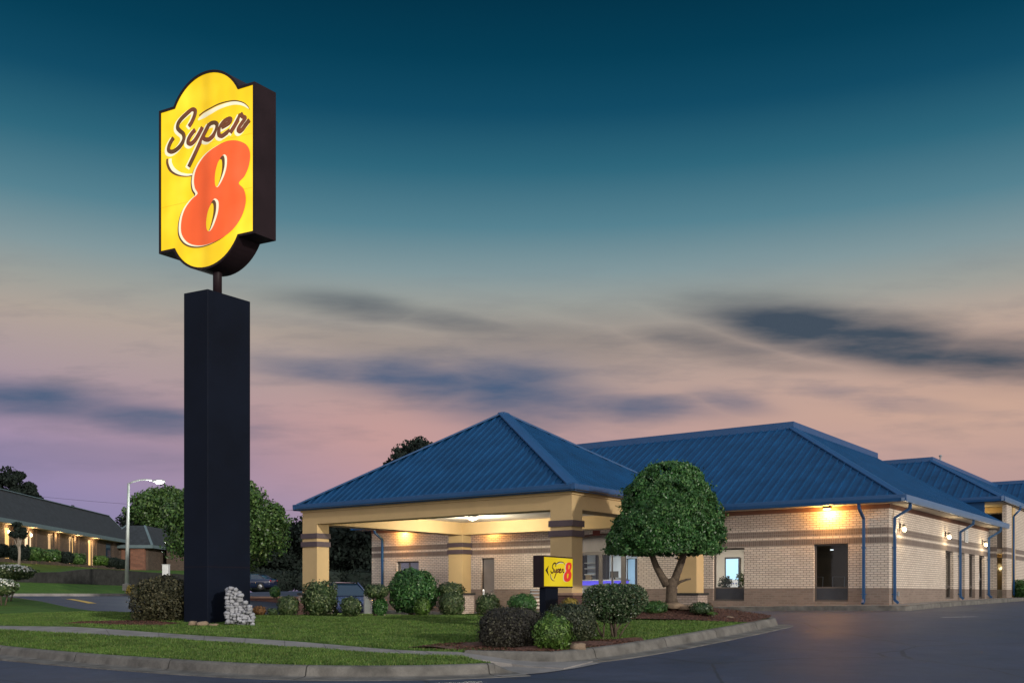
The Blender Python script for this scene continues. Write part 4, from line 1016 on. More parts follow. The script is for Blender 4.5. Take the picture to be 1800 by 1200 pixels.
mb = MB(); mb.box(cp_(0, 0, zb), DL*(Lc+wf), DR*ws, UP*(ztp-zb)); mb.build('beam', M['stucco_tan'], cn)
mb = MB(); mb.box(cp_(0, Wc, zb), DL*(Lc+wf), DR*ws, UP*(ztp-zb)); mb.build('beam', M['stucco_tan'], cn)
for t_ in (0, Lc):
    mb = MB(); mb.box(cp_(t_, ws, zb), DL*wf, DR*(Wc-ws), UP*(ztp-zb)); mb.build('beam', M['stucco_tan'], cn)
mb = MB(); e = .05; 
for (p, d1, L1, d2) in ((cp_(-e, -e, 4.19), DL, Lc+wf+2*e, DR), (cp_(-e, Wc+ws, 4.19), DL, Lc+wf+2*e, DR)): mb.box(p, d1*L1, d2*e, UP*.10)
mb.box(cp_(-e, 0, 4.19), DR*(Wc+ws), DL*e, UP*.10); mb.box(cp_(Lc+wf, 0, 4.19), DR*(Wc+ws), DL*e, UP*.10); mb.build('crown_moulding', M['stucco_tan'], cn)
mb = MB(); mb.face([cp_(wf, ws, 4.26), cp_(Lc, ws, 4.26), cp_(Lc, Wc, 4.26), cp_(wf, Wc, 4.26)]); mb.build('ceiling', M['ceiling_white'], cn)
mb = MB(); mb.face([cp_(-.3, -.3, 4.295), cp_(Lc+wf+.3, -.3, 4.295), cp_(Lc+wf+.3, Wc+ws+.3, 4.295), cp_(-.3, Wc+ws+.3, 4.295)][::-1]); mb.build('soffit', M['stucco_tan'], cn)
# pyramid roof with off-centre apex as in plan
zr = 4.46; oh = .13
C4 = [cp_(-oh, -oh, zr), cp_(Lc+wf+oh, -oh, zr), cp_(Lc+wf+oh, Wc+ws+oh, zr), cp_(-oh, Wc+ws+oh, zr)]
ap = cp_((Lc+wf)/2, (Wc+ws)/2, 0); ap.z = 7.73
mb = MB(); rd = MB()
for k_ in range(4):
    a, b = C4[k_], C4[(k_+1) % 4]; e = (b-a).normalized(); up_ = (ap-a)-e*((ap-a).dot(e)); up_.normalize(); roof_slope(mb, [a, b, ap], up_, .305)
    ridge(rd, a, ap, .20, .05)
ro = mb.build('roof', M['roof_blue'], cn); rd.build('ridge_cap', M['trim_blue'], ro)
for k_ in range(4):
    a, b = C4[k_], C4[(k_+1) % 4]; e = (b-a).normalized(); o_ = e.cross(UP)
    if o_.dot(ap-a) > 0: o_ = -o_
    g = MB(); p = a-UP*.20-e*.12; L = (b-a).length
    g.prism([p+q for q in (Vector((0,0,0)), o_*.08, o_*.11+UP*.1, o_*.11+UP*.2, o_*.09+UP*.215, UP*.19)], e*(L+.24)); g.build('gutter', M['trim_blue'], ro)
# ceiling light
cl = at(831, 911, 37.6); cl.z = 4.255
mb = MB(); mb.lathe(cl-UP*.05, [(.17, 0), (.18, .05)], 20); lm = mb.build('ceiling_lamp', M['white_paint'], cn)
mb = MB(); mb.lathe(cl-UP*.14, [(.03, 0), (.12, .02), (.16, .06), (.165, .09)], 20); mb.build('diffuser', M['glow_white'], lm)
lamp('POINT', cl-UP*.26, 600, (1.0, 0.90, 0.70), lm, .14)
# ================================================================== ROADSIDE PYLON SIGN
DF = Vector((-0.886, 0.463, 0)).normalized(); DS = Vector((0.581, 0.814, 0)).normalized()      # face and side directions
NF = Vector((-DF.y, DF.x, 0)); NF = NF if NF.y < 0 else -NF                                      # outward normal of the lit face
pc = at(365, 1097, 25.25); pc.z = 0
ps = thing('pylon_sign', (-7.69, 25.99, .5), 'tall dark pylon carrying a lit yellow cabinet with brown script and a large orange numeral', 'sign')
g0 = za(pc.x, pc.y)+.1
mb = MB(); mb.box(pc+UP*(g0-.2), DF*.825, DS*1.36, UP*(9.06-g0+.2)); mb.build('column', M['pylon_navy'], ps, bevel=.012)
colp = [o_ for o_ in bpy.data.objects if o_.parent == ps][0]
mb = MB()
for z_ in (2.02,):     # sheet joints of the cladding
    mb.box(pc-DF*.003+UP*z_, DS*1.363, -DF*.002, UP*.012); mb.box(pc-DS*.003+UP*z_, DF*.828, -DS*.002, UP*.012)
mb.build('cladding_joint', M['sign_black'], colp)
cc = Vector((-7.69, 25.99, 0))
mb = MB(); mb.tube([cc+UP*9.0, cc+UP*10.3], .115, 16); mb.build('pole', M['sign_black'], ps)
Rf = Vector(((449-900)/F*24.95, 24.95, 0)); Wd = 3.32; Dd = .664; ZB, ZT = 10.36, 14.15
def outline(k=0.0):
    """cabinet silhouette in (a, z): a runs right to left, arcs at top and bottom; k = inward offset"""
    a0, a1 = k, Wd-k; z0, z1 = ZB+k, ZT-k; m_ = Wd/2; c = 1.13-k*0.55; h = .66; pts = []
    R_ = (1.13**2+h**2)/(2*h)-k; cz = ZT+h-(1.13**2+h**2)/(2*h)
    pts += [(a0, z0), (a0, z1)]
    th0 = math.asin(min(1, (z1-cz)/R_)); th1 = math.pi-th0
    for i in range(21): th = th0+(th1-th0)*i/20; pts.append((m_-R_*math.cos(th), cz+R_*math.sin(th)))
    pts += [(a1, z1), (a1, z0)]
    czb = ZB-h+(1.13**2+h**2)/(2*h)
    for i in range(21): th = -th1+(th1-th0)*i/20; th = math.pi+th0+(th1-th0)*i/20; pts.append((m_-R_*math.cos(th), czb+R_*math.sin(th)))
    return pts
def fp(a, z, off=0.0): return Rf+DF*a+UP*z+NF*off
mb = MB(); mb.prism([fp(a, z) for a, z in outline()], DS*Dd); cab = mb.build('cabinet', M['sign_black'], ps)
# raised retainer frame
mb = MB(); o1 = outline(); o2 = outline(.062); n_ = len(o1)
for i in range(n_):
    j = (i+1) % n_
    mb.face([fp(*o1[i], .03), fp(*o1[j], .03), fp(*o2[j], .03), fp(*o2[i], .03)]); mb.face([fp(*o2[i], .03), fp(*o2[j], .03), fp(*o2[j], -.0), fp(*o2[i], -.0)]); mb.face([fp(*o1[i], .03), fp(*o1[i], 0), fp(*o1[j], 0), fp(*o1[j], .03)])
mb.build('retainer_frame', M['sign_black'], cab)
def flat(pts3, off, mname, name, parent, nrm):
    """filled outline as a thin plate"""
    bm = bmesh.new(); inv = WM(parent).inverted()
    ta = UP.cross(nrm).normalized(); A2 = [Vector((p.dot(ta), p.z)) for p in pts3]; p0 = pts3[0]
    vo, eo, fo, *_ = delaunay_2d_cdt(A2, [(i, (i+1) % len(A2)) for i in range(len(A2))], [], 1, 1e-6)
    vv = [bm.verts.new(inv @ (p0+ta*(q.x-A2[0].x)+UP*(q.y-A2[0].y)+nrm*off)) for q in vo]
    for f_ in fo:
        try: bm.faces.new([vv[i] for i in f_])
        except ValueError: pass
    bm.normal_update()
    for q in bm.faces:
        if q.normal.dot(inv.to_3x3() @ nrm) < 0: q.normal_flip()
    me = bpy.data.meshes.new(name); bm.to_mesh(me); bm.free(); me.materials.append(M[mname])
    o = bpy.data.objects.new(name, me); COL.objects.link(o); o.parent = parent; return o
face = flat([fp(a, z) for a, z in outline(.055)], .006, 'lit_yellow', 'sign_face', ps, NF)
def px_face(u, v):                                    # pixel onto the face plane
    a = hit(u, Rf, DF); return fp(a, zat(v, Rf.y+DF.y*a))
Z1 = lambda x, y: px_face(280+x/8.572, 170+y/8.572)
Z2 = lambda x, y: px_face(280+x/5.455, 230+y/5.455)
def smooth2(pts, k=5, closed=False):
    P = [Vector(p) for p in pts]
    if closed:
        n = len(P); out = []
        for i in range(n):
            a, b, c, d = P[(i-1) % n], P[i], P[(i+1) % n], P[(i+2) % n]
            for j in range(k):
                t = j/k; out.append(0.5*((2*b)+(c-a)*t+(2*a-5*b+4*c-d)*t*t+(3*b-a-3*c+d)*t**3))
        return out
    return catmull(P, k)
def stroke(mb, Z, pts, w, off, nrm, shift=(0, 0), wl=None, k=6):
    s = smooth2([Vector((a, b)) for a, b in pts], k); m_ = len(s)
    ws_ = [w*1.0]*m_ if wl is None else [np.interp(i/(m_-1), np.linspace(0, 1, len(wl)), wl) for i in range(m_)]
    P = [Z(p.x+shift[0], p.y+shift[1])+nrm*off for p in s]
    mb.tube(P, ws_, 10, squash=(nrm, .28))
S_ = [(456,455),(500,385),(538,295),(550,225),(515,203),(465,228),(400,285),(335,350),(293,415),(286,480),(320,525),(370,570),(380,640),(345,720),(280,795),(205,838),(155,825),(150,770),(180,695),(225,625)]
U1 = [(550,505),(490,575),(448,650),(445,705),(485,718),(540,672),(600,580),(662,465)]
PS = [(765,420),(735,470),(650,640),(550,860),(452,1062)]
PB = [(765,430),(800,408),(855,405),(880,440),(862,520),(815,600),(755,652),(705,655),(672,632)]
E_ = [(950,470),(1005,440),(1060,400),(1085,355),(1060,342),(995,375),(935,450),(905,530),(912,590),(955,600),(1020,555),(1075,515)]
R1 = [(1078,548),(1150,435),(1235,270)]
R2 = [(1235,262),(1262,310),(1300,330),(1270,385),(1222,455),(1198,508),(1222,530),(1262,498),(1310,430),(1368,358)]
letters = [S_, U1, PS, PB, E_, R1, R2]
wst = .064
mb = MB()
for l_ in letters: stroke(mb, Z1, l_, wst*1.25, .010, NF, (-27, 22))
stroke(mb, Z1, [(590,352),(680,290),(780,232),(900,168),(1040,118),(1160,98),(1270,122),(1352,182)], .05, .010, NF, wl=[.02,.065,.06,.05,.045,.045,.035,.008])
stroke(mb, Z1, [(168,940),(172,1010),(215,1095),(310,1158),(420,1180),(505,1172)], .05, .010, NF, wl=[.05,.055,.055,.04,.03,.02])
mb.build('script_outline', M['lit_cream'], face)
mb = MB()
for l_ in letters: stroke(mb, Z1, l_, wst, .022, NF)
stroke(mb, Z1, [(607,292),(680,235),(780,178),(900,118),(1040,78),(1160,68),(1270,95),(1340,150),(1370,205)], .05, .016, NF, wl=[.02,.02,.018,.018,.016,.016,.013,.01,.004])
stroke(mb, Z1, [(124,940),(124,1010),(165,1105),(255,1172),(390,1200),(515,1190)], .05, .006, NF, wl=[.035,.04,.04,.03,.022,.015])
mb.build('script_lettering', M['lit_brown'], face)
O8 = [(770,505),(825,440),(865,345),(880,245),(865,170),(820,122),(740,97),(650,105),(560,150),(470,215),(400,300),(355,390),(340,480),(350,555),(375,607),(320,660),(262,738),(228,825),(215,920),(225,1000),(270,1065),(340,1098),(430,1100),(530,1070),(640,1010),(730,930),(800,820),(835,705),(835,620),(812,553)]
def sm8(P): return [Vector(p) for p in smooth2([Vector((a, b)) for a, b in P], 4, True)]
o8 = sm8(O8)
flat([Z2(p.x-36, p.y+22) for p in o8], .012, 'lit_brown', 'numeral_shadow', face, NF)
flat([Z2(p.x-24, p.y+9) for p in o8], .020, 'lit_cream', 'numeral_outline', face, NF)
nm = flat([Z2(p.x, p.y) for p in o8], .030, 'lit_orange', 'numeral', face, NF)
H1 = [(635,233),(657,262),(655,345),(633,430),(598,505),(568,545),(550,530),(545,460),(555,380),(580,310),(605,255)]
H1d = [(625,243),(638,275),(636,350),(615,430),(585,505),(567,540),(550,530),(545,460),(555,380),(578,312),(600,262)]
H1y = [(600,280),(614,300),(614,370),(600,450),(570,538),(550,530),(545,460),(555,380),(578,305)]
H2 = [(550,655),(577,685),(575,770),(550,860),(520,930),(493,965),(470,955),(462,900),(468,830),(485,760),(510,695),(530,662)]
H2d = [(538,668),(556,700),(553,780),(530,865),(505,935),(490,962),(470,955),(462,900),(468,830),(485,760),(508,700),(522,676)]
H2y = [(516,700),(532,722),(531,790),(514,880),(489,960),(470,955),(462,900),(468,830),(485,760)]
for i_, (P_, mn, of) in enumerate(((H1, 'lit_cream', .036), (H1d, 'lit_brown', .042), (H1y, 'lit_yellow', .048), (H2, 'lit_cream', .036), (H2d, 'lit_brown', .042), (H2y, 'lit_yellow', .048))):
    flat([Z2(p.x, p.y) for p in sm8(P_)], of, mn, 'numeral_counter', nm, NF)
mb = MB(); 
for v0, v1 in ((366, 330), (270, 235)):
    a = px_face(285, v0); b = px_face(444, v1); mb.box(a+NF*.007, b-a, NF*.003, UP*.012)
mb.build('sheet_seam', M['lit_seam'], face)
lamp('AREA', fp(Wd/2, 12.3, .3), 12, (1.0, .82, .25), ps, 3.0, NF)

# ================================================================== SMALL DIRECTIONAL SIGN
D2 = Vector((0.485, 0.875, 0)).normalized(); E2_ = Vector((-0.875, 0.485, 0)).normalized(); N2 = Vector((D2.y, -D2.x, 0)); 
if N2.y > 0: N2 = -N2
Y2 = 22.0; o2 = Vector(((956.3-900)/F*Y2, Y2, 0)); 
ds = thing('directional_sign', (o2.x+.3, o2.y+.4, .4), 'small yellow directional sign with an arrow, script and red numeral on a dark post', 'sign')
zt2, zb2 = zat(978.0, Y2)+.0, zat(1029.5, Y2)
LW = hit(1006, o2, D2)
mb = MB(); mb.box(o2-D2*.03+UP*(zb2-.03), D2*(LW+.06), E2_*.26, UP*(zt2-zb2+.06)); cb = mb.build('cabinet', M['sign_black'], ds, bevel=.008)
fc2 = MB(); fc2.box(o2+N2*.002+UP*zb2, D2*LW, N2*.006, UP*(zt2-zb2)); fc = fc2.build('sign_face', M['dim_yellow'], ds)
mb = MB(); mb.box(o2+D2*.18+E2_*.05+UP*(.1), D2*.62, E2_*.16, UP*(zb2-.13)); mb.build('post', M['pylon_navy'], ds, bevel=.006)
def Z4(x, y):
    a = hit(930+x/10, o2, D2); return o2+D2*a+UP*zat(960+y/10, Y2+D2.y*a)
mb = MB()
def st2(pts, w, off=.014, wl=None): stroke(mb, Z4, pts, w, off, N2, wl=wl, k=5)
for l_ in ([(458,350),(460,305),(440,288),(410,320),(402,370),(420,400),(415,450),(385,462),(372,425)], [(445,400),(435,440),(452,448),(478,395)], [(497,400),(470,460),(435,555)], [(492,408),(515,398),(512,435),(487,455)], [(523,430),(548,410),(545,392),(525,410),(520,452),(550,455)], [(575,395),(560,455)], [(572,405),(592,400),(585,440),(605,455)]): st2(l_, .017)
st2([(468,305),(510,278),(555,270),(600,285),(630,330)], .01, wl=[.012,.014,.012,.008,.004]); st2([(365,480),(375,550),(405,592),(440,604)], .01, wl=[.010,.012,.010,.004])
mb.build('script_lettering', M['dim_dark'], fc)
mb = MB(); st2([(472,315),(515,290),(555,283),(600,297)], .01, wl=[.008,.012,.010,.004]); st2([(372,490),(385,550),(415,585)], .01, .013, wl=[.006,.010,.004]); mb.build('script_outline', M['dim_white'], fc)
flat([Z4(*p) for p in ((278,415),(340,328),(318,415),(346,528))], .012, 'dim_dark', 'arrow', fc, N2)
P8 = [(690,278),(722,286),(738,320),(733,380),(716,430),(735,472),(731,540),(702,600),(655,618),(615,603),(600,550),(610,480),(642,430),(632,385),(640,320),(660,288)]
s8 = [Vector(p) for p in smooth2([Vector(p) for p in P8], 3, True)]
flat([Z4(p.x-9, p.y+3) for p in s8], .010, 'dim_white', 'numeral_outline', fc, N2)
n8 = flat([Z4(p.x, p.y) for p in s8], .016, 'dim_red', 'numeral', fc, N2)
for P_ in ([(690,320),(698,335),(694,385),(682,402),(678,385),(681,335)], [(672,470),(680,485),(672,545),(660,560),(652,548),(656,485)]): flat([Z4(*p) for p in P_], .021, 'dim_yellow', 'numeral_counter', n8, N2)

# ================================================================== FOLIAGE
def leaf_arrays(P, O, size, wr=.5, jit=.9):
    n = len(P); O = O+RNG.normal(0, jit, (n, 3)); O /= np.linalg.norm(O, axis=1)[:, None]+1e-9
    t = np.cross(O, RNG.normal(0, 1, (n, 3))); t /= np.linalg.norm(t, axis=1)[:, None]+1e-9; b = np.cross(O, t)
    s = (size*RNG.uniform(.65, 1.3, n))[:, None]
    V = np.stack([P-t*s, P+b*s*wr+O*s*.12, P+t*s, P-b*s*wr+O*s*.12], 1).reshape(-1, 3)
    return V
def quads_obj(name, V, matname, parent=None, extra=None):
    """V: (4n,3) world points; extra: (verts, faces) list for a core"""
    nq = len(V)//4; Fq = np.arange(nq*4).reshape(-1, 4)
    if extra is not None:
        ev, ef = extra; Fq = np.concatenate([Fq, np.array(ef)+len(V)]); V = np.concatenate([V, np.array(ev)])
    if parent is not None:
        m = np.array(WM(parent).inverted()); V = V @ m[:3, :3].T + m[:3, 3]
    me = bpy.data.meshes.new(name); me.vertices.add(len(V)); me.vertices.foreach_set('co', V.astype(np.float32).ravel())
    me.loops.add(len(Fq)*4); me.loops.foreach_set('vertex_index', Fq.astype(np.int32).ravel())
    me.polygons.add(len(Fq)); me.polygons.foreach_set('loop_start', np.arange(0, len(Fq)*4, 4, dtype=np.int32))
    me.polygons.foreach_set('loop_total', np.full(len(Fq), 4, dtype=np.int32)); me.update(calc_edges=True)
    me.materials.append(M[matname]); o = bpy.data.objects.new(name, me); COL.objects.link(o)
    if parent is not None: o.parent = parent
    return o
def sdirs(n):
    d = RNG.normal(0, 1, (n, 3)); return d/np.linalg.norm(d, axis=1)[:, None]
def core_ell(c, r, e, k=.78, lump=0.0, n=14, m=10):
    vs = []; fs = []
    for i in range(m+1):
        th = math.pi*i/m
        for j in range(n):
            w = 2*math.pi*j/n; d = np.array([math.sin(th)*math.cos(w), math.sin(th)*math.sin(w), math.cos(th)])
            q = (np.abs(d)**e).sum()**(-1/e)*k*(1+.08*math.sin(7*d[0]+3*i))
            vs.append(np.array(c)+d*q*np.array(r))
    for i in range(m):
        for j in range(n): fs.append([i*n+j, (i+1)*n+j, (i+1)*n+(j+1) % n, i*n+(j+1) % n])
    return vs, fs
def bush(name, c, r, matname, label, cat='shrub', group=None, leaf=.035, dens=1400, e=2.4, lump=.06, ground=None, stem=True, core=.80, stray=.07, depth=.28, flowers=0, zcut=-1.0, stems=None, top=None):
    """c: centre of the clipped mass; r: radii; sits on ground height"""
    c = np.array(c, float); r = np.array(r, float)
    g = za(c[0], c[1])+.17 if ground is None else ground
    root = thing(name, (c[0], c[1], g), label, cat, group)
    area = 4*math.pi*((r[0]*r[1])**1.6/3+(r[0]*r[2])**1.6/3+(r[1]*r[2])**1.6/3)**(1/1.6); n = int(area*dens)
    d = sdirs(n); q = (np.abs(d)**e).sum(1)**(-1/e)
    ph = RNG.uniform(0, 6, 6)
    lm = 1+1.5*lump*(np.sin(5*d[:, 0]+ph[0])*np.sin(4*d[:, 1]+ph[1])+.7*np.sin(9*d[:, 2]+ph[2])*np.sin(8*d[:, 0]+ph[3]))
    rad = q*lm*(1-depth*RNG.random(n)**1.8+stray*(RNG.random(n) < .12)*RNG.random(n)*2)
    P = c+d*rad[:, None]*r; ok = (P[:, 2] > g+.01) & (P[:, 2] > c[2]+r[2]*zcut); P = P[ok]; d = d[ok]
    V = leaf_arrays(P, d/r, leaf)
    ex = core_ell(c, r, e, core) if core else None
    fo = quads_obj('foliage', V, matname, root, ex)
    if flowers:
        d = sdirs(flowers); d[:, 2] = np.abs(d[:, 2])*1.2+.15; d /= np.linalg.norm(d, axis=1)[:, None]
        q = (np.abs(d)**e).sum(1)**(-1/e); P = c+d*(q*RNG.uniform(.97, 1.06, flowers))[:, None]*r
        quads_obj('flowers', leaf_arrays(P, d, .045, .8, .4), 'flower_white', root)
    if stem:
        mb = MB()
        for k in range(stems or 3):
            a = 6.28*k/(stems or 3)+.5; b = Vector((c[0]+.07*math.cos(a), c[1]+.07*math.sin(a), g-.05)); tt = Vector((c[0]+r[0]*.4*math.cos(a), c[1]+r[1]*.4*math.sin(a), c[2]-r[2]*.15))
            mb.tube([b, b.lerp(tt, .5)+Vector((.03*math.sin(k*3), .02, 0)), tt], [.035, .026, .015], 6)
        mb.build('stem', M['stem'], root)
    return root
def pbush(name, u0, u1, v0, v1, Y, matname, label, group=None, ry=None, ground=None, float_=0.0, **kw):
    """shrub spanning the given columns and rows at depth Y, standing on the terrain"""
    c = at((u0+u1)/2, (v0+v1)/2, Y); rx = (u1-u0)/2/F*Y; rz = (v1-v0)/2/F*Y
    g = kw.pop('g', None)
    if g is None: g = za(c.x, c.y)+.172
    return bush(name, c, (rx*.97, (ry or rx)*.97, rz*1.02), matname, label, group=group, ground=g, **kw)
# left end white flowered shrubs, big brown shrub
pbush('flowering_shrub', -25, 54, 993, 1019, 40, 'leaf_boxwood', 'wide flat-topped shrub with white blossom at the left edge, the upper one', flowers=420, leaf=.06, dens=420, e=2.6, group='white blossoming shrubs at the left edge')
pbush('flowering_shrub', -20, 29, 1018, 1046, 37, 'leaf_boxwood', 'lower shrub with white blossom at the left edge beneath the wide one', flowers=260, leaf=.06, dens=420, e=2.6, group='white blossoming shrubs at the left edge')
pbush('clipped_shrub', 235, 340, 1015, 1098, 26.3, 'leaf_bronze', 'large brown-green clipped shrub left of the dark pylon base', leaf=.040, dens=1500, e=3.0, depth=.42, core=.52, lump=.05, stems=6, zcut=-.8)
pbush('yellow_shrub', 222, 241, 1028, 1048, 58, 'leaf_yellow', 'small yellow shrub at the foot of the street lamp', leaf=.06, dens=500, e=2.2, group=None)
G1 = 'clipped shrubs along the back edge of the lawn'
YB = 28.6
pbush('clipped_shrub', 443, 468, 1064, 1082, 28.4, 'leaf_orange', 'little brownish shrub just right of the pale boulder stack', G1, leaf=.035, dens=1200)
pbush('clipped_shrub', 469, 489, 1068, 1082, 28.4, 'leaf_boxwood', 'tiny pale leafy tuft between the brownish shrub and a round one', G1, leaf=.04, dens=700, core=.5)
pbush('clipped_shrub', 488, 525, 1048, 1083, YB, 'leaf_boxwood', 'round shrub in front of the low terrace wall, left of the yellow left column', G1, leaf=.036, dens=1500, e=3.0)
pbush('clipped_shrub', 531, 593, 1023, 1083, YB+.3, 'leaf_boxwood', 'large two-tone shrub at the foot of the canopy\'s left column', G1, leaf=.042, dens=1300, e=2.8, lump=.09)
pbush('clipped_shrub', 599, 636, 1049, 1083, YB-.1, 'leaf_boxwood', 'small dark round shrub in front of the blue car', G1, leaf=.034, dens=1500, e=2.6)
t1 = pbush('topiary_shrub', 640, 683, 1026, 1052, YB+.2, 'leaf_boxwood', 'mushroom-shaped topiary with a flat cap over a narrow base', G1, leaf=.036, dens=1400, e=2.4)
c = at(668, 1066, YB+.2); g_ = c.z-.28
d = sdirs(2600); P = np.array(c)+d*(1-.3*RNG.random(2600))[:, None]*np.array((.22, .22, .29)); quads_obj('lower_foliage', leaf_arrays(P, d, .034), 'leaf_green', t1, core_ell(c, (.22, .22, .29), 2.2))
mb = MB(); b_ = at(676, 1082, YB+.2); mb.tube([b_, at(655, 1062, YB+.2), at(648, 1050, YB+.2)], [.03, .022, .015], 6); mb.tube([b_, at(664, 1060, YB+.2), at(668, 1045, YB+.2)], [.035, .025, .015], 6); mb.build('stem', M['pale_bark'], t1)
pbush('clipped_shrub', 683, 769, 1000, 1080, YB+.5, 'leaf_green', 'largest dark green globe shrub under the canopy opening', G1, leaf=.045, dens=1300, e=2.2, lump=.05, zcut=-.86, depth=.35, core=.72, stems=5)
pbush('clipped_shrub', 728, 757, 1050, 1083, YB-.4, 'leaf_lime', 'small lime shrub directly in front of the largest globe shrub', G1, leaf=.034, dens=1300)
pbush('clipped_shrub', 767, 816, 1023, 1052, YB+1.2, 'leaf_boxwood', 'flattened round shrub behind the ball to the right of the largest globe', G1, leaf=.038, dens=1200)
pbush('clipped_shrub', 771, 818, 1040, 1083, YB, 'leaf_boxwood', 'grey-green ball shrub in front of the middle canopy column', G1, leaf=.034, dens=1600, e=2.4)
pbush('clipped_shrub', 836, 880, 1044, 1083, YB, 'leaf_boxwood', 'dark ball shrub right of the middle canopy column', G1, leaf=.034, dens=1600, e=2.3)
pbush('clipped_shrub', 893, 945, 1043, 1080, YB-.4, 'leaf_green', 'smooth ball shrub left of the small yellow sign', G1, leaf=.032, dens=1700, e=2.3)
G2 = 'shrubs in the mulch bed at the drive corner'
pbush('clipped_shrub', 842, 959, 1069, 1146, 19.9, 'leaf_plum', 'broad plum-brown clipped mound in the mulch at the drive corner', G2, leaf=.024, dens=3800, e=3.0, lump=.03, depth=.2, core=.86, ry=.75)
pbush('clipped_shrub', 957, 1049, 1062, 1132, 20.6, 'leaf_deep', 'taller plum-brown clipped shrub below the small yellow sign', G2, leaf=.026, dens=3400, e=2.8, lump=.03, depth=.22, core=.84)
pbush('leafy_shrub', 936, 1006, 1081, 1146, 19.1, 'leaf_lime', 'bright green leafy globe shrub in front of the two plum-brown ones', G2, leaf=.030, dens=2400, e=2.2, lump=.10, depth=.35, core=.72)
pbush('leafy_shrub', 986, 1017, 1050, 1072, 23.5, 'leaf_yellow', 'small yellow-green shrub beside the post of the small sign', G2, leaf=.03, dens=1000)
# flat-topped standard shrub with bare stems
c = at(1081, 1060, 21.3); g_ = za(c.x, c.y)+.19
fs1 = thing('standard_shrub', (c.x, c.y, g_), 'dark glossy flat-topped shrub on bare twisting stems near the drive kerb', 'shrub', G2)
n = 15000; q0 = RNG.uniform(-1, 1, (n, 3)); e_ = 3.4
q0 = q0[(np.abs(q0)**e_).sum(1) < 1]; q0 = q0[(np.abs(q0)**e_).sum(1) > .25*RNG.random(len(q0))]
tw = np.where(q0[:, 2] < 0, 1+q0[:, 2]*.45, 1.0); P = np.stack([c.x+q0[:, 0]*.70*tw, c.y+q0[:, 1]*.60*tw, c.z+q0[:, 2]*.43+.0], 1)
P = P[(np.sin(P[:, 0]*17)+np.sin(P[:, 1]*19+1)+np.sin(P[:, 2]*21)) > -1.5-(P[:, 2] > c.z)*2]
quads_obj('foliage', leaf_arrays(P, (P-np.array(c)), .030), 'leaf_gloss', fs1, core_ell(c+UP*.05, (.5, .42, .3), 2.6, .8))
mb = MB()
for (u0, u1, v1, r_) in ((1062, 1048, 1092, .028), (1060, 1066, 1080, .022), (1078, 1070, 1075, .03), (1082, 1090, 1070, .035), (1086, 1112, 1085, .018), (1074, 1100, 1078, .02), (1080, 1078, 1060, .03)):
    b_ = at(u0, 1127, 21.3); b_.z = g_-.03; t_ = at(u1, v1, 21.3+RNG.uniform(-.2, .2)); m_ = b_.lerp(t_, .5)+Vector((RNG.uniform(-.06, .06), RNG.uniform(-.05, .05), 0)); mb.tube([b_, m_, t_], [r_*1.1, r_*.85, r_*.5], 7)
mb.build('stem', M['stem'], fs1)
# right mulch bed shrubs
pbush('clipped_shrub', 1128, 1173, 1056, 1081, 26.9, 'leaf_green', 'low dark hedge-like shrub left of the round-headed tree trunk', leaf=.034, dens=1500, e=3.0, ry=.45, g=.85)
pbush('clipped_shrub', 1211, 1253, 1058, 1081, 26.4, 'leaf_gloss', 'low dark shrub right of the round-headed tree trunk', leaf=.032, dens=1500, e=2.7, g=.84)
pbush('clipped_shrub', 1240, 1262, 1074, 1083, 26.2, 'leaf_lime', 'tiny green tuft at the right foot of the low dark shrub', leaf=.03, dens=900, core=.5, g=.78)
# far hedge, right edge
pbush('hedge', 1783, 1840, 1019, 1052, 50, 'leaf_green', 'dark hedge at the right edge beyond the stair tower', cat='hedge', leaf=.07, dens=450, e=4, g=1.05)
pbush('clipped_shrub', 474, 493, 1030, 1049, 48, 'leaf_green', 'small round shrub on the terrace edge right of the dark car', leaf=.05, dens=700, g=1.15)

# topiary tree
tx = Vector((4.37, 27.3)); gz = 1.06
tt = thing('round_headed_tree', (tx.x, tx.y, gz), 'round-headed clipped green tree with forked trunk beside the canopy corner column', 'tree')
Yt = 27.3
prof = [(807, 1178, 8), (813, 1178, 34), (822, 1178, 52), (835, 1177, 62), (850, 1176, 76), (870, 1178, 88), (890, 1179, 94), (915, 1172, 103), (938, 1169, 107), (955, 1168, 109), (968, 1168, 107), (976, 1168, 90)]
pv = np.array(prof, float)
def crown_pts(n):
    v = RNG.uniform(807, 976, n*2); w = np.interp(v, pv[:, 0], pv[:, 2]); v = 807+(v-807)*.965; w = np.interp(v, pv[:, 0], pv[:, 2]); keep = RNG.random(n*2) < w/112; v = v[keep][:n]; w = w[keep][:n]
    uc = np.interp(v, pv[:, 0], pv[:, 1]); a = RNG.uniform(0, 2*math.pi, len(v)); rr = np.maximum(1-.42*RNG.random(len(v))**1.7, 0)
    lump = 1+.05*np.sin(3*a+v*.05)+.035*np.sin(7*a-v*.11)+.03*np.sin(13*a+v*.21)
    rr = rr*lump; R__ = w*.915/F*Yt*rr
    x = (uc-900)/F*Yt+R__*np.cos(a); y = Yt+R__*np.sin(a); z = CZ-(v+4-HV)/F*Yt
    return np.stack([x, y, z], 1), np.stack([np.cos(a), np.sin(a), np.full(len(a), .35)], 1)
P, O_ = crown_pts(66000)
gap = np.sin(P[:, 0]*6.1+P[:, 2]*3)*np.sin(P[:, 1]*5.3+1)*np.sin(P[:, 2]*6.7+P[:, 0]*2)
k_ = gap > -.42+.25*RNG.random(len(gap)); P, O_ = P[k_], O_[k_]
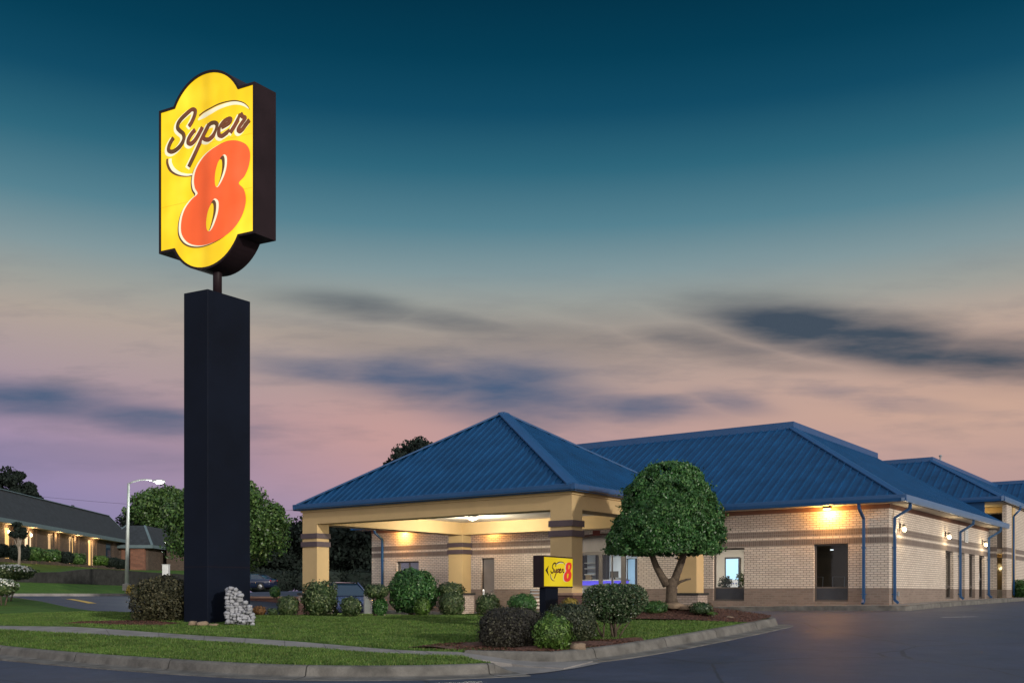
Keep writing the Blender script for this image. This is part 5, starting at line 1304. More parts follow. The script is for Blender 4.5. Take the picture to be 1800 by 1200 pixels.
# loose shoots around the outline
sh, so_ = crown_pts(420); C0 = np.array([4.3, 27.3, 3.2]); sh = C0+(sh-C0)*1.0; o__ = (sh-C0); o__ /= np.linalg.norm(o__, axis=1)[:, None]
r0 = RNG.random((420, 14, 1)); tips = (sh[:, None, :]+o__[:, None, :]*(.01+.11*r0)+RNG.normal(0, .045, (420, 14, 3))).reshape(-1, 3); kk = np.repeat(np.linalg.norm((sh-C0)/np.array([1.7, 1.7, 1.35]), axis=1) > .8, 14)
P = np.concatenate([P, tips[kk]]); O_ = np.concatenate([O_, np.repeat(o__, 14, axis=0)[kk]])
# underside and interior fill
b = RNG.random(9000); a = RNG.uniform(0, 6.283, 9000); rr = np.sqrt(b)*1.45; P2 = np.stack([(1168-900)/F*Yt+rr*np.cos(a), Yt+rr*np.sin(a), zat(958, Yt)+RNG.uniform(-.10, .3, 9000)+.10*np.sin(a*5)], 1)
top_k = 1-((P2[:, 0]-4.2)**2+(P2[:, 1]-Yt)**2)/3.2
quads_obj('crown', np.concatenate([leaf_arrays(P, O_, .042), leaf_arrays(P2, np.tile([0, 0, -1.], (9000, 1)), .045)]), 'leaf_green', tt, core_ell(((1174-900)/F*Yt, Yt, zat(905, Yt)), (1.25, 1.25, .92), 2.3, .92))
mb = MB(); b_ = Vector((at(1181, 1058, Yt).x, Yt, gz-.1))
def lim(pts, rs): mb.tube([Vector((at(u, v, Yt).x, Yt+o_, zat(v, Yt))) for u, v, o_ in pts], rs, 10)
lim([(1181,1064,0),(1180,1050,0),(1180,1035,0),(1181,1022,0),(1178,1016,0)], [.20,.155,.145,.165,.12])
lim([(1173,1028,0),(1164,1014,0),(1154,995,.05),(1148,978,.1),(1142,955,.15)], [.13,.105,.09,.08,.06])
lim([(1183,1028,0),(1189,1010,0),(1196,990,-.05),(1202,972,-.1),(1207,945,-.15)], [.125,.11,.10,.085,.06])
lim([(1184,1030,0),(1195,1022,-.05),(1206,1018,-.1),(1213,1017,-.12)], [.05,.04,.03,.022])
lim([(1198,984,-.03),(1190,981,0),(1186,980,0)], [.03,.02,.014])
mb.build('trunk', M['bark'], tt)

def tree(name, x, y, g, h, r, label, matname='leaf_night', zc=None, leaf=.16, nl=9000, nclump=40, trunk_r=.2, group=None, e=2.0, rz=None, crown_low=.35, clump=.30, barkm='bark'):
    root = thing(name, (x, y, g), label, 'tree', group)
    zb_ = g+h*crown_low; cz = (zb_+g+h)/2; rz_ = (g+h-zb_)/2
    cl_ = sdirs(nclump); q = RNG.uniform(.45, 1.0, nclump)**.6; C_ = np.array([x, y, cz])+cl_*q[:, None]*np.array([r*(1-clump*.7), r*(1-clump*.7), rz_*(1-clump*.6)])
    k = RNG.integers(0, nclump, nl); d = sdirs(nl); R_c = r*clump*RNG.uniform(.7, 1.3, nclump)
    P = C_[k]+d*(R_c[k]*RNG.random(nl)**.4)[:, None]*np.array([1, 1, .75])
    quads_obj('crown', leaf_arrays(P, d, leaf, .6), matname, root)
    mb = MB(); b_ = Vector((x, y, g-.1)); mb.tube([b_, Vector((x+.05, y, g+h*.3)), Vector((x, y, cz))], [trunk_r*1.3, trunk_r, trunk_r*.5], 8)
    for j in range(min(9, nclump)):
        t_ = Vector(C_[j]); s_ = Vector((x, y, g+h*RNG.uniform(.22, .5))); mb.tube([s_, s_.lerp(t_, .5)+Vector((0, 0, -.1*r)), t_], [trunk_r*.5, trunk_r*.32, trunk_r*.12], 6)
    mb.build('trunk', M[barkm], root); return root
# big magnolia behind the pylon
mg = at(400, 900, 50)
tree('magnolia_tree', mg.x, 50, 1.0, 6.4, 3.25, 'dense glossy green tree behind the dark pylon', 'leaf_magnolia', nl=46000, nclump=130, leaf=.085, crown_low=.17, clump=.22, trunk_r=.22)
tree('leafy_tree', at(287, 900, 112).x, 112, 1.8, 12.1, 4.9, 'tall soft dark green tree beside the street lamp head', 'leaf_magnolia', nl=30000, nclump=80, leaf=.17, crown_low=.35, clump=.30)
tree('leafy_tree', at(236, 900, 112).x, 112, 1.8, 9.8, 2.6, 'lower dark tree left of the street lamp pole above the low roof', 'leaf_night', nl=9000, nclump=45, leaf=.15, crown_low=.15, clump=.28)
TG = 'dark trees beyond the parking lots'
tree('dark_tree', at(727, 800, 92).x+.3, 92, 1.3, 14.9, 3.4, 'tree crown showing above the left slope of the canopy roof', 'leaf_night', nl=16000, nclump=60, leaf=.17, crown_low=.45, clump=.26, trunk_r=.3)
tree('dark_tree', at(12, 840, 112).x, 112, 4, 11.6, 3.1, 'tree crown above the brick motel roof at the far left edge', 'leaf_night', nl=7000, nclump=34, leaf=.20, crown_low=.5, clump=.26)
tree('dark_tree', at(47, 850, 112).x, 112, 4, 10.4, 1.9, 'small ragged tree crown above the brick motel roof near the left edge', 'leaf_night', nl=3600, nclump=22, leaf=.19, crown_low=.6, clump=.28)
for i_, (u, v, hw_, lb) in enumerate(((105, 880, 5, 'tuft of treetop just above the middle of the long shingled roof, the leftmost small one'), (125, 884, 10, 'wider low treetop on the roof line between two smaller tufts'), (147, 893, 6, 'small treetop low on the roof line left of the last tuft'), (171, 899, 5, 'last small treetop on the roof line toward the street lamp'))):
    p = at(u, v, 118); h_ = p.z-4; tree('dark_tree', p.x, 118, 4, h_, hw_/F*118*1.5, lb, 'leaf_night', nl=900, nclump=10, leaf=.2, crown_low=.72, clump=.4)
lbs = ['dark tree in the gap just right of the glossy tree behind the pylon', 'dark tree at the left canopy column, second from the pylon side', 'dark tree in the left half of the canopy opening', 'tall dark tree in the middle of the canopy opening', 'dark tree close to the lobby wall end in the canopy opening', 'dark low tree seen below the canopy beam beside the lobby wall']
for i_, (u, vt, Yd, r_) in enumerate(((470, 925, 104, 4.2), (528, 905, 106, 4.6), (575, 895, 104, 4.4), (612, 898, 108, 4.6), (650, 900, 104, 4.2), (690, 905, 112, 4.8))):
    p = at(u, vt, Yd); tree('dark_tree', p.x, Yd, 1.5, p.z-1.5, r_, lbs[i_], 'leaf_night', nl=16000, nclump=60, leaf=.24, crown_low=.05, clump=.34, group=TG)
# crape myrtle near the neighbour
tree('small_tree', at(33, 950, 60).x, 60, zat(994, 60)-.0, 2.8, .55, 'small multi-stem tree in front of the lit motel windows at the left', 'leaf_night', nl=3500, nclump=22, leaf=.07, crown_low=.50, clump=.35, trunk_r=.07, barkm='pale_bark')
# ================================================================== NEIGHBOURING BRICK MOTEL
A1 = Vector((-34.4, 67, 0)); D1 = Vector((-.088, .996, 0)).normalized(); O1_ = Vector((.996, .088, 0)).normalized()
nb = thing('neighbour_motel', (-36, 80, 3.6), 'long low dark brick motel with warm lit windows on the rise at the left', 'building')
WA = A1-O1_*.8
wins = [(8, 17, 'glow_curtain'), (43, 50, 'glow_curtain_pale'), (51.5, 58, 'glow_curtain_pale'), (84, 90, 'curtain_dim'), (94, 99, 'glow_curtain'), (121, 124.5, 'curtain_dim'), (126.5, 134, 'glow_curtain'), (155, 160, 'glow_curtain'), (161, 165, 'curtain_dim'), (165.3, 167.5, 'glow_curtain'), (186, 195, None)]
ops = []
for u0, u1, mm in wins: ops.append((hit(u0, WA, D1)+8, hit(u1, WA, D1)+8, 3.75, 6.0, mm))
W0 = WA-D1*8
mb = MB(); wall(mb, W0, D1, O1_, 8+31, 3.2, 6.25, [o[:4] for o in ops], .25); mb.build('wall', BR3, nb)
for a0, a1, z0, z1, mm in ops:    # shallow projecting piers between the windows
    mb = MB(); mb.box(W0+D1*(a1+.45)+UP*3.3, D1*.45, O1_*.10, UP*2.9); mb.build('pier', BR3, nb)
for a0, a1, z0, z1, mm in ops:
    w_ = window(nb, W0, D1, O1_, a0, a1, z0, z1, fr=.05, recess=.0, bars_h=((4.6,) if a1-a0 > 1 and mm else ()), fmat='frame_dark', gmat=mm or 'car_glass')
    if False:
        mb = MB(); n_ = 8
        for k in range(n_): mb.box(W0+D1*(a0+.02+k*(a1-a0-.04)/n_)-O1_*(.20+.03*(k % 2))+UP*z0, D1*((a1-a0-.04)/n_), -O1_*.02, UP*(z1-z0))
        mb.build('curtain', M[mm], w_)
mb = MB(); mb.box(W0-O1_*1.0+UP*3.3, D1*39, -O1_*8, UP*2.9); mb.build('inner_block', M['interior_dark'], nb)
# roof
ez = 6.45
a = A1-D1*9; L_ = 40.0; rise = 2.35; run = 1.9
mb = MB()
f0 = [a+UP*ez, a+D1*L_+UP*ez, a+D1*(L_-run)-O1_*run+UP*(ez+rise), a-O1_*run+UP*(ez+rise)]
mb.face(f0); mb.face([a+D1*L_+UP*ez, a+D1*L_-O1_*11+UP*ez, a+D1*(L_-run)-O1_*9+UP*(ez+rise), a+D1*(L_-run)-O1_*run+UP*(ez+rise)])
mb.face([f0[3], f0[2], f0[2]-O1_*8, f0[3]-O1_*8]); r_ = mb.build('roof', M['shingle'], nb)
mb = MB(); ridge(mb, f0[3], f0[2], .14, .06); ridge(mb, f0[1], f0[2], .12, .05); mb.build('ridge_cap', M['fascia_pale'], r_)
mb = MB(); mb.box(a+UP*(ez-.30)-O1_*.02, D1*L_, O1_*.07, UP*.30); mb.build('fascia', M['fascia_pale'], r_)
mb = MB(); mb.face([a+UP*(ez-.26), a+D1*L_+UP*(ez-.26), a+D1*L_-O1_*1+UP*(ez-.26), a-O1_*1+UP*(ez-.26)][::-1]); mb.build('soffit', M['soffit'], nb)
for u in (12, 50, 96, 130, 161):
    m_ = hit(u, WA, D1); lamp('POINT', WA+D1*m_+O1_*.35+UP*5.9, 42, (1.0, .62, .28), nb, .12)
for u in (12, 48, 52):
    m_ = hit(u, WA, D1); c = WA+D1*m_+O1_*.12+UP*5.65
    if u == 48: continue
    mb = MB(); mb.ball(c, .08, .08, .13); mb.build('wall_lamp', M['glow_globe'], nb)
# corner pavilion of the neighbour
nv = thing('corner_pavilion', (-36, 99, 3.6), 'square brick pavilion with hipped roof at the far end of the brick motel', 'building')
x0, x1, y0, y1 = -39.5, -34.35, 95, 104
mb = MB(); mb.box((x0, y0+.6, 3.2), (x1-x0-.6, 0, 0), (0, y1-y0, 0), (0, 0, 2.75)); mb.build('wall', BR3, nv)
mb = MB(); p0 = at(231, 960, y0+.5); p1 = at(256, 960, y0+.5); mb.box((p0.x, y0+.2, 3.2), (p1.x-p0.x, 0, 0), (0, .38, 0), (0, 0, 2.72)); mb.build('pillar', BR4, nv)
mb = MB(); q = at(213, 960, y0+.5).x; mb.box((q, y0+.52, 3.6), (.75, 0, 0), (0, .07, 0), (0, 0, 2.2)); mb.build('door', M['soffit_trim'], nv)
cx_, hz = -36.9, 5.95
C_ = [Vector((x0, y0, hz)), Vector((x1, y0, hz)), Vector((x1, y1+1, hz)), Vector((x0, y1+1, hz))]; T_ = [Vector((x0+1.8, y0+2.2, hz+2.0)), Vector((x1-1.5, y0+2.2, hz+2.0)), Vector((x1-1.5, y1-1, hz+2.0)), Vector((x0+1.8, y1-1, hz+2.0))]
mb = MB()
for k in range(4): mb.face([C_[k], C_[(k+1) % 4], T_[(k+1) % 4], T_[k]])
mb.face(T_); r_ = mb.build('roof', M['shingle'], nv)
mb = MB(); ridge(mb, C_[1], T_[1], .12, .05); ridge(mb, C_[0], T_[0], .12, .05); mb.build('ridge_cap', M['fascia_pale'], r_)
mb = MB(); mb.box((x0, y0-.06, hz-.3), (x1-x0, 0, 0), (0, .06, 0), (0, 0, .3)); mb.box((x1, y0-.06, hz-.3), (.06, 0, 0), (0, y1+1-y0, 0), (0, 0, .3)); mb.build('fascia', M['fascia_pale'], r_)
# low right extension
mb = MB(); mb.box((x1+.0, y0+4, 3.2), (3.4, 0, 0), (0, 6, 0), (0, 0, 2.5)); mb.build('wall', BR3, nv)
mb = MB(); mb.face([(x1, y0+3.4, 5.75), (x1+4, y0+3.4, 5.75), (x1+4, y0+6, 7.0), (x1, y0+6, 7.6)]); mb.build('roof', M['shingle'], nv)
# foundation hedges
GH = 'clipped hedges below the brick motel windows'
hd = [(-14, 15, 957, 979, 63.6, 'leaf_night', 'dark hedge at the far left edge below the first lit window'), (18, 47, 958, 984, 64.5, 'leaf_night', 'hedge behind the small multi-stem tree'),
      (47, 72, 962, 985, 66, 'leaf_magnolia', 'hedge directly below the pale lit double window'), (77, 104, 966, 986, 69.5, 'leaf_magnolia', 'hedge below the third group of lit windows'),
      (105, 126, 970, 989, 73, 'leaf_night', 'hedge left of the fourth lit window'), (125, 147, 973, 991, 76, 'leaf_magnolia', 'brighter hedge below the fourth lit window'), (167, 188, 977, 993, 82, 'leaf_lime', 'yellow-green hedge right of the last lit doorway'), (186, 207, 980, 996, 84, 'leaf_night', 'dark hedge right of the yellow-green one near the lamp pole'), (205, 222, 983, 999, 87, 'leaf_night', 'last dark hedge left of the lamp pole')]
for (u0, u1, v0, v1, Y_, mm, lb) in hd: pbush('hedge', u0, u1, v0, v1, Y_, mm, lb, GH, cat='hedge', ry=.7, leaf=.09, dens=380, e=4, g=zat(v1, Y_), stem=False)
mb = MB(); p = at(285, 1008, 70); mb.box((p.x, 70, zat(1008, 70)-.1), (.42, 0, 0), (0, .4, 0), (0, 0, .72)); mb.box((p.x-.02, 69.98, zat(1008, 70)+.62), (.46, 0, 0), (0, .44, 0), (0, 0, .05)); o = mb.build('utility_box', M['white_paint'], bevel=.01)
tag(o, 'small white utility box beside the glossy tree behind the pylon', 'utility box')

# ================================================================== STREET LAMP
lb_ = at(222.5, 1029, 62); 
sl_ = thing('street_lamp', lb_, 'tall pale street lamp with curved arm and glowing head left of the pylon', 'street lamp')
zt_ = zat(849, 62)
mb = MB(); mb.tube([Vector((lb_.x, 62, lb_.z-.5)), Vector((lb_.x+.06, 62, lb_.z+3)), Vector((at(226, 849, 62).x, 62, zt_))], [.13, .105, .07], 12); pl = mb.build('pole', M['pole_grey'], sl_)
mb = MB(); mb.tube([at(226, 850, 62), at(233, 846.5, 62), at(243, 843.5, 62), at(255, 842.5, 62), at(266, 843.5, 62)], .045, 8); mb.build('arm', M['pole_grey'], pl)
hc = at(279, 845, 62)
mb = MB(); mb.ball(hc, .42, .17, .10, 14, 8); hd_ = mb.build('lamp_head', M['pole_grey'], sl_)
mb = MB(); mb.ball(hc-UP*.07+Vector((.05, -.06, 0)), .26, .15, .12, 14, 8); mb.build('lens', M['glow_street'], hd_)
lamp('POINT', hc-UP*.6, 300, (.95, 1.0, .88), sl_, .2)
mb = MB(); mb.box((lb_.x-.2, 61.8, lb_.z-.3), (.4, 0, 0), (0, .4, 0), (0, 0, .42)); mb.build('base', M['concrete'], sl_, bevel=.02)

pI = [(lb_.x+1.6*math.cos(a_), 62-1.5+2.2*math.sin(a_)) for a_ in np.linspace(0, 2*math.pi, 25)[:-1]]
zi = lambda A: za_arr(A)+.12
drape('lamp_island', pI, 0.01, 'concrete', .5, zf=zi, edgestep=.2)
drape('mulch_bed', [(lb_.x+1.2*math.cos(a_), 62-1.5+1.8*math.sin(a_)) for a_ in np.linspace(0, 2*math.pi, 19)[:-1]], 0.02, 'mulch', .4, zf=zi, edgestep=.2)
# ================================================================== ROCKS
def boulder(mb, c, r, seed, n=10, m=7):
    ph = np.random.default_rng(seed).uniform(0, 6, 6)
    mb.ball(c, r[0], r[1], r[2], n, m, lambda d: (1+.16*math.sin(4*d.x+ph[0])*math.sin(3*d.y+ph[1])+.10*math.sin(7*d.z+ph[2])+.06*math.sin(11*d.x+ph[3]))*((abs(d.x)**3+abs(d.y)**3+abs(d.z)**3)**(-1/3))*.9)
Yr = 24.9
ch = thing('boulder_fountain', at(420, 1098, Yr), 'chair-shaped stack of pale mortared stones at the foot of the pylon', 'boulder stack')
outl = [(398,1096),(396,1080),(398,1062),(397,1046),(402,1034),(410,1030),(420,1034),(429,1044),(431,1056),(438,1061),(442,1068),(449,1078),(450,1088),(447,1097)]
mb = MB()
mb.prism([at(u+(2 if u < 420 else -3), v+(2 if v < 1090 else 0), Yr) for u, v in outl], (-.12, .45, 0)); mb.build('core', M['rock'], ch)
sr = np.random.default_rng(5)
mb = MB(); k_ = 0
for v in np.arange(1034, 1099, 5.2):
    inv = [u for u in np.arange(396, 452, 1.0)]
    # horizontal extent of the outline at this row
    xs = []
    for i in range(len(outl)):
        (ua, va), (ub, vb) = outl[i], outl[(i+1) % len(outl)]
        if (va-v)*(vb-v) <= 0 and va != vb: xs.append(ua+(ub-ua)*(v-va)/(vb-va))
    if len(xs) < 2: continue
    u = min(xs)+2.5+sr.uniform(0, 2)
    while u < max(xs)-1:
        w_ = sr.uniform(3.4, 6.0); dpt = Yr-.04+(.07 if (408 < u < 432 and 1052 < v < 1080) else 0)+sr.uniform(-.05, .05)
        c = at(u, v+sr.uniform(-1.6, 1.6), dpt-sr.uniform(0, .09)); boulder(mb, c, (w_/F*Yr, sr.uniform(.10, .17), sr.uniform(3.0, 4.4)/F*Yr), k_); k_ += 1; u += w_*1.55
for v in np.arange(1036, 1098, 6.5):      # stones wrapping the shadowed left flank
    for dy in (.15, .35, .5): c = at(398+sr.uniform(-1, 2), v, Yr)+Vector((.0, dy, 0)); boulder(mb, c, (.06, .1, .06), k_); k_ += 1
mb.build('stones', M['rock'], ch, bevel=0)
RG = 'flat brown stones at the foot of the pylon'
for i_, (u0, u1, v0, v1, lb) in enumerate(((331, 346, 1089, 1100, 'leftmost flat brown stone at the foot of the pylon'), (345, 368, 1090, 1101, 'largest flat brown stone in the middle of the row at the pylon foot'), (366, 385, 1094, 1101, 'thin flat brown stone next to the pale boulder stack'))):
    c = at((u0+u1)/2, (v0+v1)/2+1, 24.7); mb = MB(); boulder(mb, c, ((u1-u0)/2/F*24.7, .16, (v1-v0)/2/F*24.7), 50+i_); o = mb.build('flat_stone', M['rock_brown']); tag(o, lb, 'stone', RG)
c = at(1017, 1137, 18.9); mb = MB(); boulder(mb, c, (.155, .12, .09), 70); o = mb.build('garden_rock', M['rock_brown']); tag(o, 'grey-brown rock in the mulch in front of the green globe shrub at the kerb', 'rock')
for i_, (u, v, w_, h_, lb) in enumerate(((1185, 1064, 20, 6, 'weathered rock at the left foot of the round-headed tree'), (1205, 1067, 16, 5.5, 'weathered rock between the tree trunk and the low dark shrub'), (1282, 1085, 9, 3, 'flat grey stone lying in the mulch near the island tip'), (1313, 1087, 6, 2.5, 'small flat stone at the tip of the mulch bed'))):
    c = at(u, v, 26.9 if i_ < 2 else 26.3); mb = MB(); boulder(mb, c, (w_/F*27, .16, h_/F*27), 80+i_); o = mb.build('garden_rock', M['rock_brown']); tag(o, lb, 'rock', 'rocks in the mulch around the tree')

# ================================================================== CARS
def car(loc, rz, label, body, L=4.6, Wc_=1.8, H=1.42, name='parked_car'):
    r = thing(name, loc, label, 'car', None, rz)
    inv = WM(r)
    def T_(x, y, z): return inv @ Vector((x, y, z))
    # body stations (x along length, front +): x, half width, z low, z belt/hood
    st = [(-2.28, .62, .45, .86), (-2.2, .78, .32, .98), (-1.7, .88, .24, 1.02), (-.9, .90, .20, .98), (.2, .90, .20, .96), (1.1, .90, .22, .93), (1.8, .84, .26, .80), (2.2, .70, .34, .68), (2.3, .52, .42, .60)]
    mb = MB(); vs = []; fs = []; q = 10; k = L/4.6
    for x, w, z0, z1 in st:
        sec = [(-w*.86, z0), (-w, z0+.16), (-w*1.0, z0+(z1-z0)*.62), (-w*.93, z1-.04), (-w*.72, z1), (w*.72, z1), (w*.93, z1-.04), (w*1.0, z0+(z1-z0)*.62), (w, z0+.16), (w*.86, z0)]
        for y, z in sec: vs.append(T_(x*k, y, z))
    for i in range(len(st)-1):
        for j in range(q): fs.append([i*q+j, i*q+(j+1) % q, (i+1)*q+(j+1) % q, (i+1)*q+j])
    fs.append(list(range(q))[::-1]); fs.append([(len(st)-1)*q+j for j in range(q)])
    mb.add(vs, fs, True); bo = mb.build('body', M[body], r)
    # greenhouse glass and roof
    gh = [(-1.75, .70, .98, 1.0), (-1.05, .62, .97, H-.04), (.35, .55, .95, H-.02), (1.15, .72, .93, .95)]
    mb = MB(); vs = []; fs = []
    for x, w, z0, z1 in gh:
        for y, z in ((-w*1.12, z0), (-w*.95, max(z0+.01, z1-.03)), (w*.95, max(z0+.01, z1-.03)), (w*1.12, z0)): vs.append(T_(x*k, y, z))
    for i in range(3):
        for j in range(3): fs.append([i*4+j, i*4+j+1, (i+1)*4+j+1, (i+1)*4+j])
    mb.add(vs, fs); mb.build('window', M['car_glass'], r)
    mb = MB(); vs = []
    for x, w, z in ((-1.12, .58, H-.04), (-.6, .60, H), (0, .60, H+.005), (.42, .52, H-.03)): vs += [T_(x*k, -w, z-.02), T_(x*k, -w*.8, z+.012), T_(x*k, w*.8, z+.012), T_(x*k, w, z-.02)]
    mb.add(vs, [[i*4+j, i*4+j+1, (i+1)*4+j+1, (i+1)*4+j] for i in range(3) for j in range(3)], True)
    for s_ in (-1, 1):
        for (xa, za_, xb, zb2_) in ((-1.75, 1.0, -1.08, H-.03), (.38, H-.02, 1.16, .95)):
            mb.tube([T_(xa*k, s_*.73, za_), T_(xb*k, s_*.60, zb2_)] if xa < 0 else [T_(xa*k, s_*.53, za_), T_(xb*k, s_*.74, zb2_)], .035, 6)
        mb.tube([T_(-.25*k, s_*.62, H-.02), T_(-.3*k, s_*.76, .96)], .03, 6)
    mb.build('roof', M[body], r)
    for xw in (-1.38*k, 1.42*k):
        for s_ in (-1, 1):
            mb = MB(); c0 = T_(xw, s_*.93, .32); c1 = T_(xw, s_*.70, .32); ax = (c0-c1).normalized()
            mb.tube([c1, c0-ax*.03, c0], [.32, .32, .28], 20); w_ = mb.build('wheel', M['tyre'], r)
            mb = MB(); mb.tube([c0-ax*.01, c0+ax*.012], [.20, .17], 14); mb.build('rim', M['rim'], w_)
    for s_ in (-1, 1):
        mb = MB(); mb.ball(T_(2.18*k, s_*.58, .62), .14, .14, .07); mb.build('headlight', M['headlamp'], r)
        mb = MB(); mb.ball(T_(-2.2*k, s_*.62, .82), .10, .14, .08); mb.build('taillight', M['tail_red'], r)
        mb = MB(); mb.ball(T_(.95*k, s_*1.0, 1.0), .09, .08, .06); mb.build('mirror', M[body], r)
    return r
cz_ = at(445, 1036, 88)
car(Vector((cz_.x-.25, 88, zter(88)+.0)), math.radians(168), 'dark blue sedan parked beyond the pylon under the glossy tree', 'car_dark')
c_ = at(603, 1080, 42.5); gcar = max(za(c_.x, 42.5), 0)
car(Vector((c_.x, 42.5, gcar)), math.radians(-62), 'blue-grey car parked behind the shrubs beside the left canopy column', 'car_blue', H=1.50)

# ================================================================== SMALL THINGS NEAR THE CANOPY
p = at(646, 1077, 40.5); g_ = za(p.x, 40.5)
uc = thing('utility_cabinet', (p.x, 40.5, g_), 'grey metal cabinet with sloped head left of the lobby wall end', 'cabinet')
mb = MB(); x_ = at(640.5, 1060, 40.5).x; w_ = at(653.5, 1060, 40.5).x-x_
mb.prism([Vector((x_, 40.3, g_-.02)), Vector((x_+w_, 40.3, g_-.02)), Vector((x_+w_, 40.3, zat(1042, 40.5))), Vector((x_+.05, 40.3, zat(1038, 40.5))), Vector((x_, 40.3, zat(1044, 40.5)))], (0, .3, 0)); mb.build('body', M['metal_grey'], uc, bevel=.01)
mb = MB(); mb.box((x_+.05, 40.285, g_+.15), (w_-.1, 0, 0), (0, .012, 0), (0, 0, .6)); mb.build('door', M['pole_grey'], uc)
# slatted bench on the walkway behind the corner column
bq = at(941, 1075, 38.3); g_ = zat(1076, 38.3)-.0
bn = thing('slatted_bench', (bq.x, 38.3, g_), 'pale slatted bench with dark frame under the canopy behind the small yellow sign', 'bench')
x0_, x1_ = at(932.5, 0, 38.3).x, at(958, 0, 38.3).x
for k, z in enumerate((.16, .30, .44)): mb = MB(); mb.box((x0_, 38.2-.05*k, g_+z), (x1_-x0_, 0, 0), (0, .08, 0), (0, 0, .07)); mb.build('seat_slat', M['ceiling_white'], bn)
for z in (.58, .72, .84): mb = MB(); mb.box((x0_, 38.55, g_+z), (x1_-x0_, 0, 0), (0, .03, 0), (0, 0, .05)); mb.build('back_slat', M['metal_grey'], bn)
for x in (x0_, x1_-.05): mb = MB(); mb.box((x, 38.59, g_-.02), (.04, 0, 0), (0, .04, 0), (0, 0, .94)); mb.box((x, 38.12, g_-.02), (.04, 0, 0), (0, .04, 0), (0, 0, .47)); mb.build('leg', M['frame_dark'], bn)
# ash urn post by the middle column door
p = at(850, 1044, 38.0); g_ = za(p.x, 38.0); mb = MB(); mb.lathe((p.x, 38.0, g_), [(.10, 0), (.10, .03), (.035, .06), (.035, .9), (.05, .95), (.02, 1.0)], 12); o = mb.build('bollard', M['white_paint']); tag(o, 'slim pale post beside the grey door under the canopy', 'post')
# plants in the left lobby window
for i_, (u, v, rr, mm, lb) in enumerate(((1263, 1018, .32, 'leaf_gloss', 'dark green potted plant in the left corner of the lit window'), (1296, 1014, .33, 'leaf_lime', 'feathery lime potted plant in the right of the lit window'))):
    t_ = tf(u); c = IN(t_, .62, 0); z_ = zat(v, c.y)-.1
    pt = thing('potted_plant', (c.x, c.y, .66), lb, 'plant')
    mb = MB(); mb.lathe((c.x, c.y, .63), [(.13, 0), (.17, .3), (.18, .32)], 12); mb.build('pot', M['plaque_red'], pt)
    mb = MB(); mb.tube([(c.x, c.y, .9), (c.x, c.y, z_)], .02, 6); mb.build('stem', M['stem'], pt)
    d = sdirs(420); P = np.array([c.x, c.y, z_])+d*(rr*RNG.random(420)**.5)[:, None]*np.array([1, .6, .8 if i_ == 0 else 1.25]); quads_obj('foliage', leaf_arrays(P, d, .05, .4), mm, pt)
# overhead wires far left
mb = MB()
for dz in (0,):
    pts = [Vector((-70+q*60/12, 120, 14.4+dz-q*.25-1.2*math.sin(math.pi*q/12))) for q in range(13)]
    mb.tube(pts, .014, 4)
o = mb.build('overhead_wire', M['wire']); tag(o, 'thin overhead wire beyond the brick motel roof', 'wire')

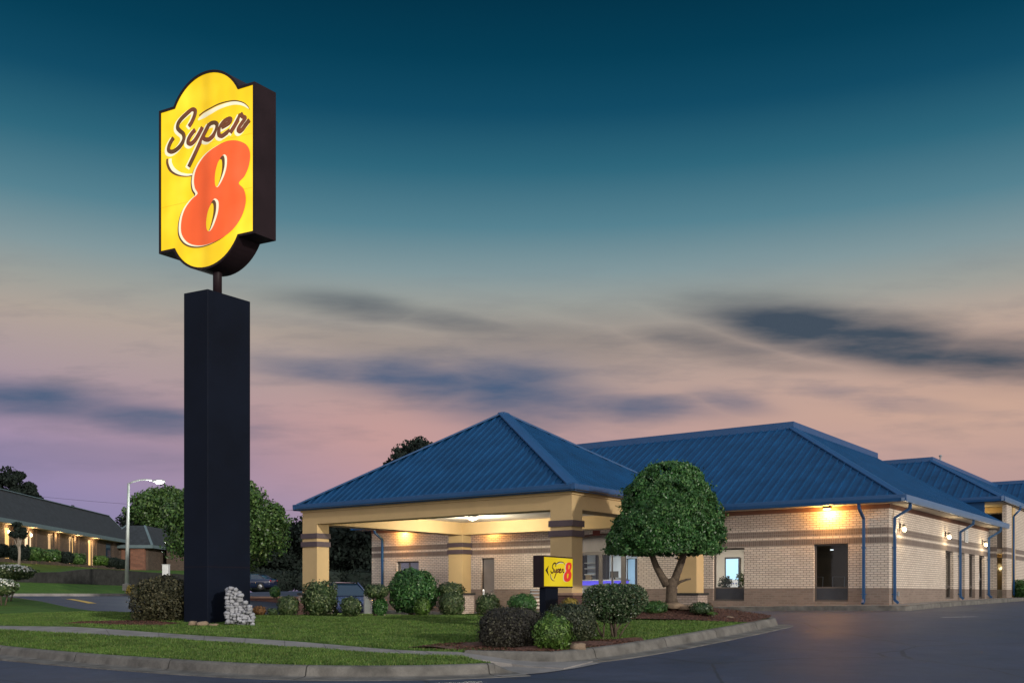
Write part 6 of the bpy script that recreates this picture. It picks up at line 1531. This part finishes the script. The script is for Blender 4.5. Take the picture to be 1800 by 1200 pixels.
# ================================================================== GRASS BLADES
def in_poly(G, poly):
    px = np.array([(p[0], p[1]) for p in poly]); ins = np.zeros(len(G), bool); n_ = len(px)
    for i in range(n_):
        x0, y0 = px[i]; x1, y1 = px[(i+1) % n_]
        c = ((y0 > G[:, 1]) != (y1 > G[:, 1])); xi = (x1-x0)*(G[:, 1]-y0)/(y1-y0+1e-12)+x0; ins ^= (c & (G[:, 0] < xi))
    return ins
pA = [(p.x, p.y) for p in kin] + [(p.x, p.y) for p in reversed(inset(SWb, -0.02)) if p.x < -0.85]
pB = [(p.x, p.y) for p in inset(SWt, 0.02)][:-1] + [(p.x, p.y) for p in kdin] + back
def blades(poly, n, zf, h, box):
    G = np.stack([RNG.uniform(box[0], box[1], n), RNG.uniform(box[2], box[3], n)], 1)
    G = G[in_poly(G, poly)]
    for bd in (bedR, bedF, bedL): G = G[~in_poly(G, bd)]
    keep = np.abs(G[:, 0]) < G[:, 1]*.56; G = G[keep]
    z = zf(G)+.01; m_ = len(G); a = RNG.uniform(0, 6.283, m_); hh = h*RNG.uniform(.5, 1.25, m_)*(1+.35*np.sin(G[:, 0]*1.7)*np.sin(G[:, 1]*2.3)); w = .006+.004*(G[:, 1]/20)
    le = RNG.normal(0, .35, (m_, 2))*hh[:, None]; b0 = np.stack([G[:, 0]-np.cos(a)*w, G[:, 1]-np.sin(a)*w, z], 1); b1 = np.stack([G[:, 0]+np.cos(a)*w, G[:, 1]+np.sin(a)*w, z], 1)
    t0 = np.stack([G[:, 0]+le[:, 0]+np.cos(a)*w*.2, G[:, 1]+le[:, 1]+np.sin(a)*w*.2, z+hh], 1); t1 = np.stack([G[:, 0]+le[:, 0]-np.cos(a)*w*.2, G[:, 1]+le[:, 1]-np.sin(a)*w*.2, z+hh], 1)
    return np.stack([b0, b1, t0, t1], 1).reshape(-1, 3)
V = np.concatenate([blades(pA, 260000, zl_arr, .040, (-14, 0, 15.5, 27)), blades(pB, 420000, zl2, .036, (-18, 8, 18, 31.5))])
o = quads_obj('grass', V, 'blade'); tag(o, kind='stuff')
# mulch chips
def chips(poly, n, zf, box):
    G = np.stack([RNG.uniform(box[0], box[1], n), RNG.uniform(box[2], box[3], n)], 1); G = G[in_poly(G, poly)]
    P = np.concatenate([G, (zf(G)+.025)[:, None]], 1); return leaf_arrays(P, np.tile([0, 0, 1.], (len(P), 1)), .03, .35, .5)
V = np.concatenate([chips(bedR, 9000, zmulch, (1.5, 7.5, 25, 30)), chips(bedF, 12000, zl2, (-2.2, 3.2, 18.2, 21.2)), chips(bedL, 4000, zl2, (-11.5, -8.2, 24.4, 26.1))])
o = quads_obj('mulch_chips', V, 'mulch'); tag(o, kind='stuff')

# dark boundary hedge closing the view under the far trees
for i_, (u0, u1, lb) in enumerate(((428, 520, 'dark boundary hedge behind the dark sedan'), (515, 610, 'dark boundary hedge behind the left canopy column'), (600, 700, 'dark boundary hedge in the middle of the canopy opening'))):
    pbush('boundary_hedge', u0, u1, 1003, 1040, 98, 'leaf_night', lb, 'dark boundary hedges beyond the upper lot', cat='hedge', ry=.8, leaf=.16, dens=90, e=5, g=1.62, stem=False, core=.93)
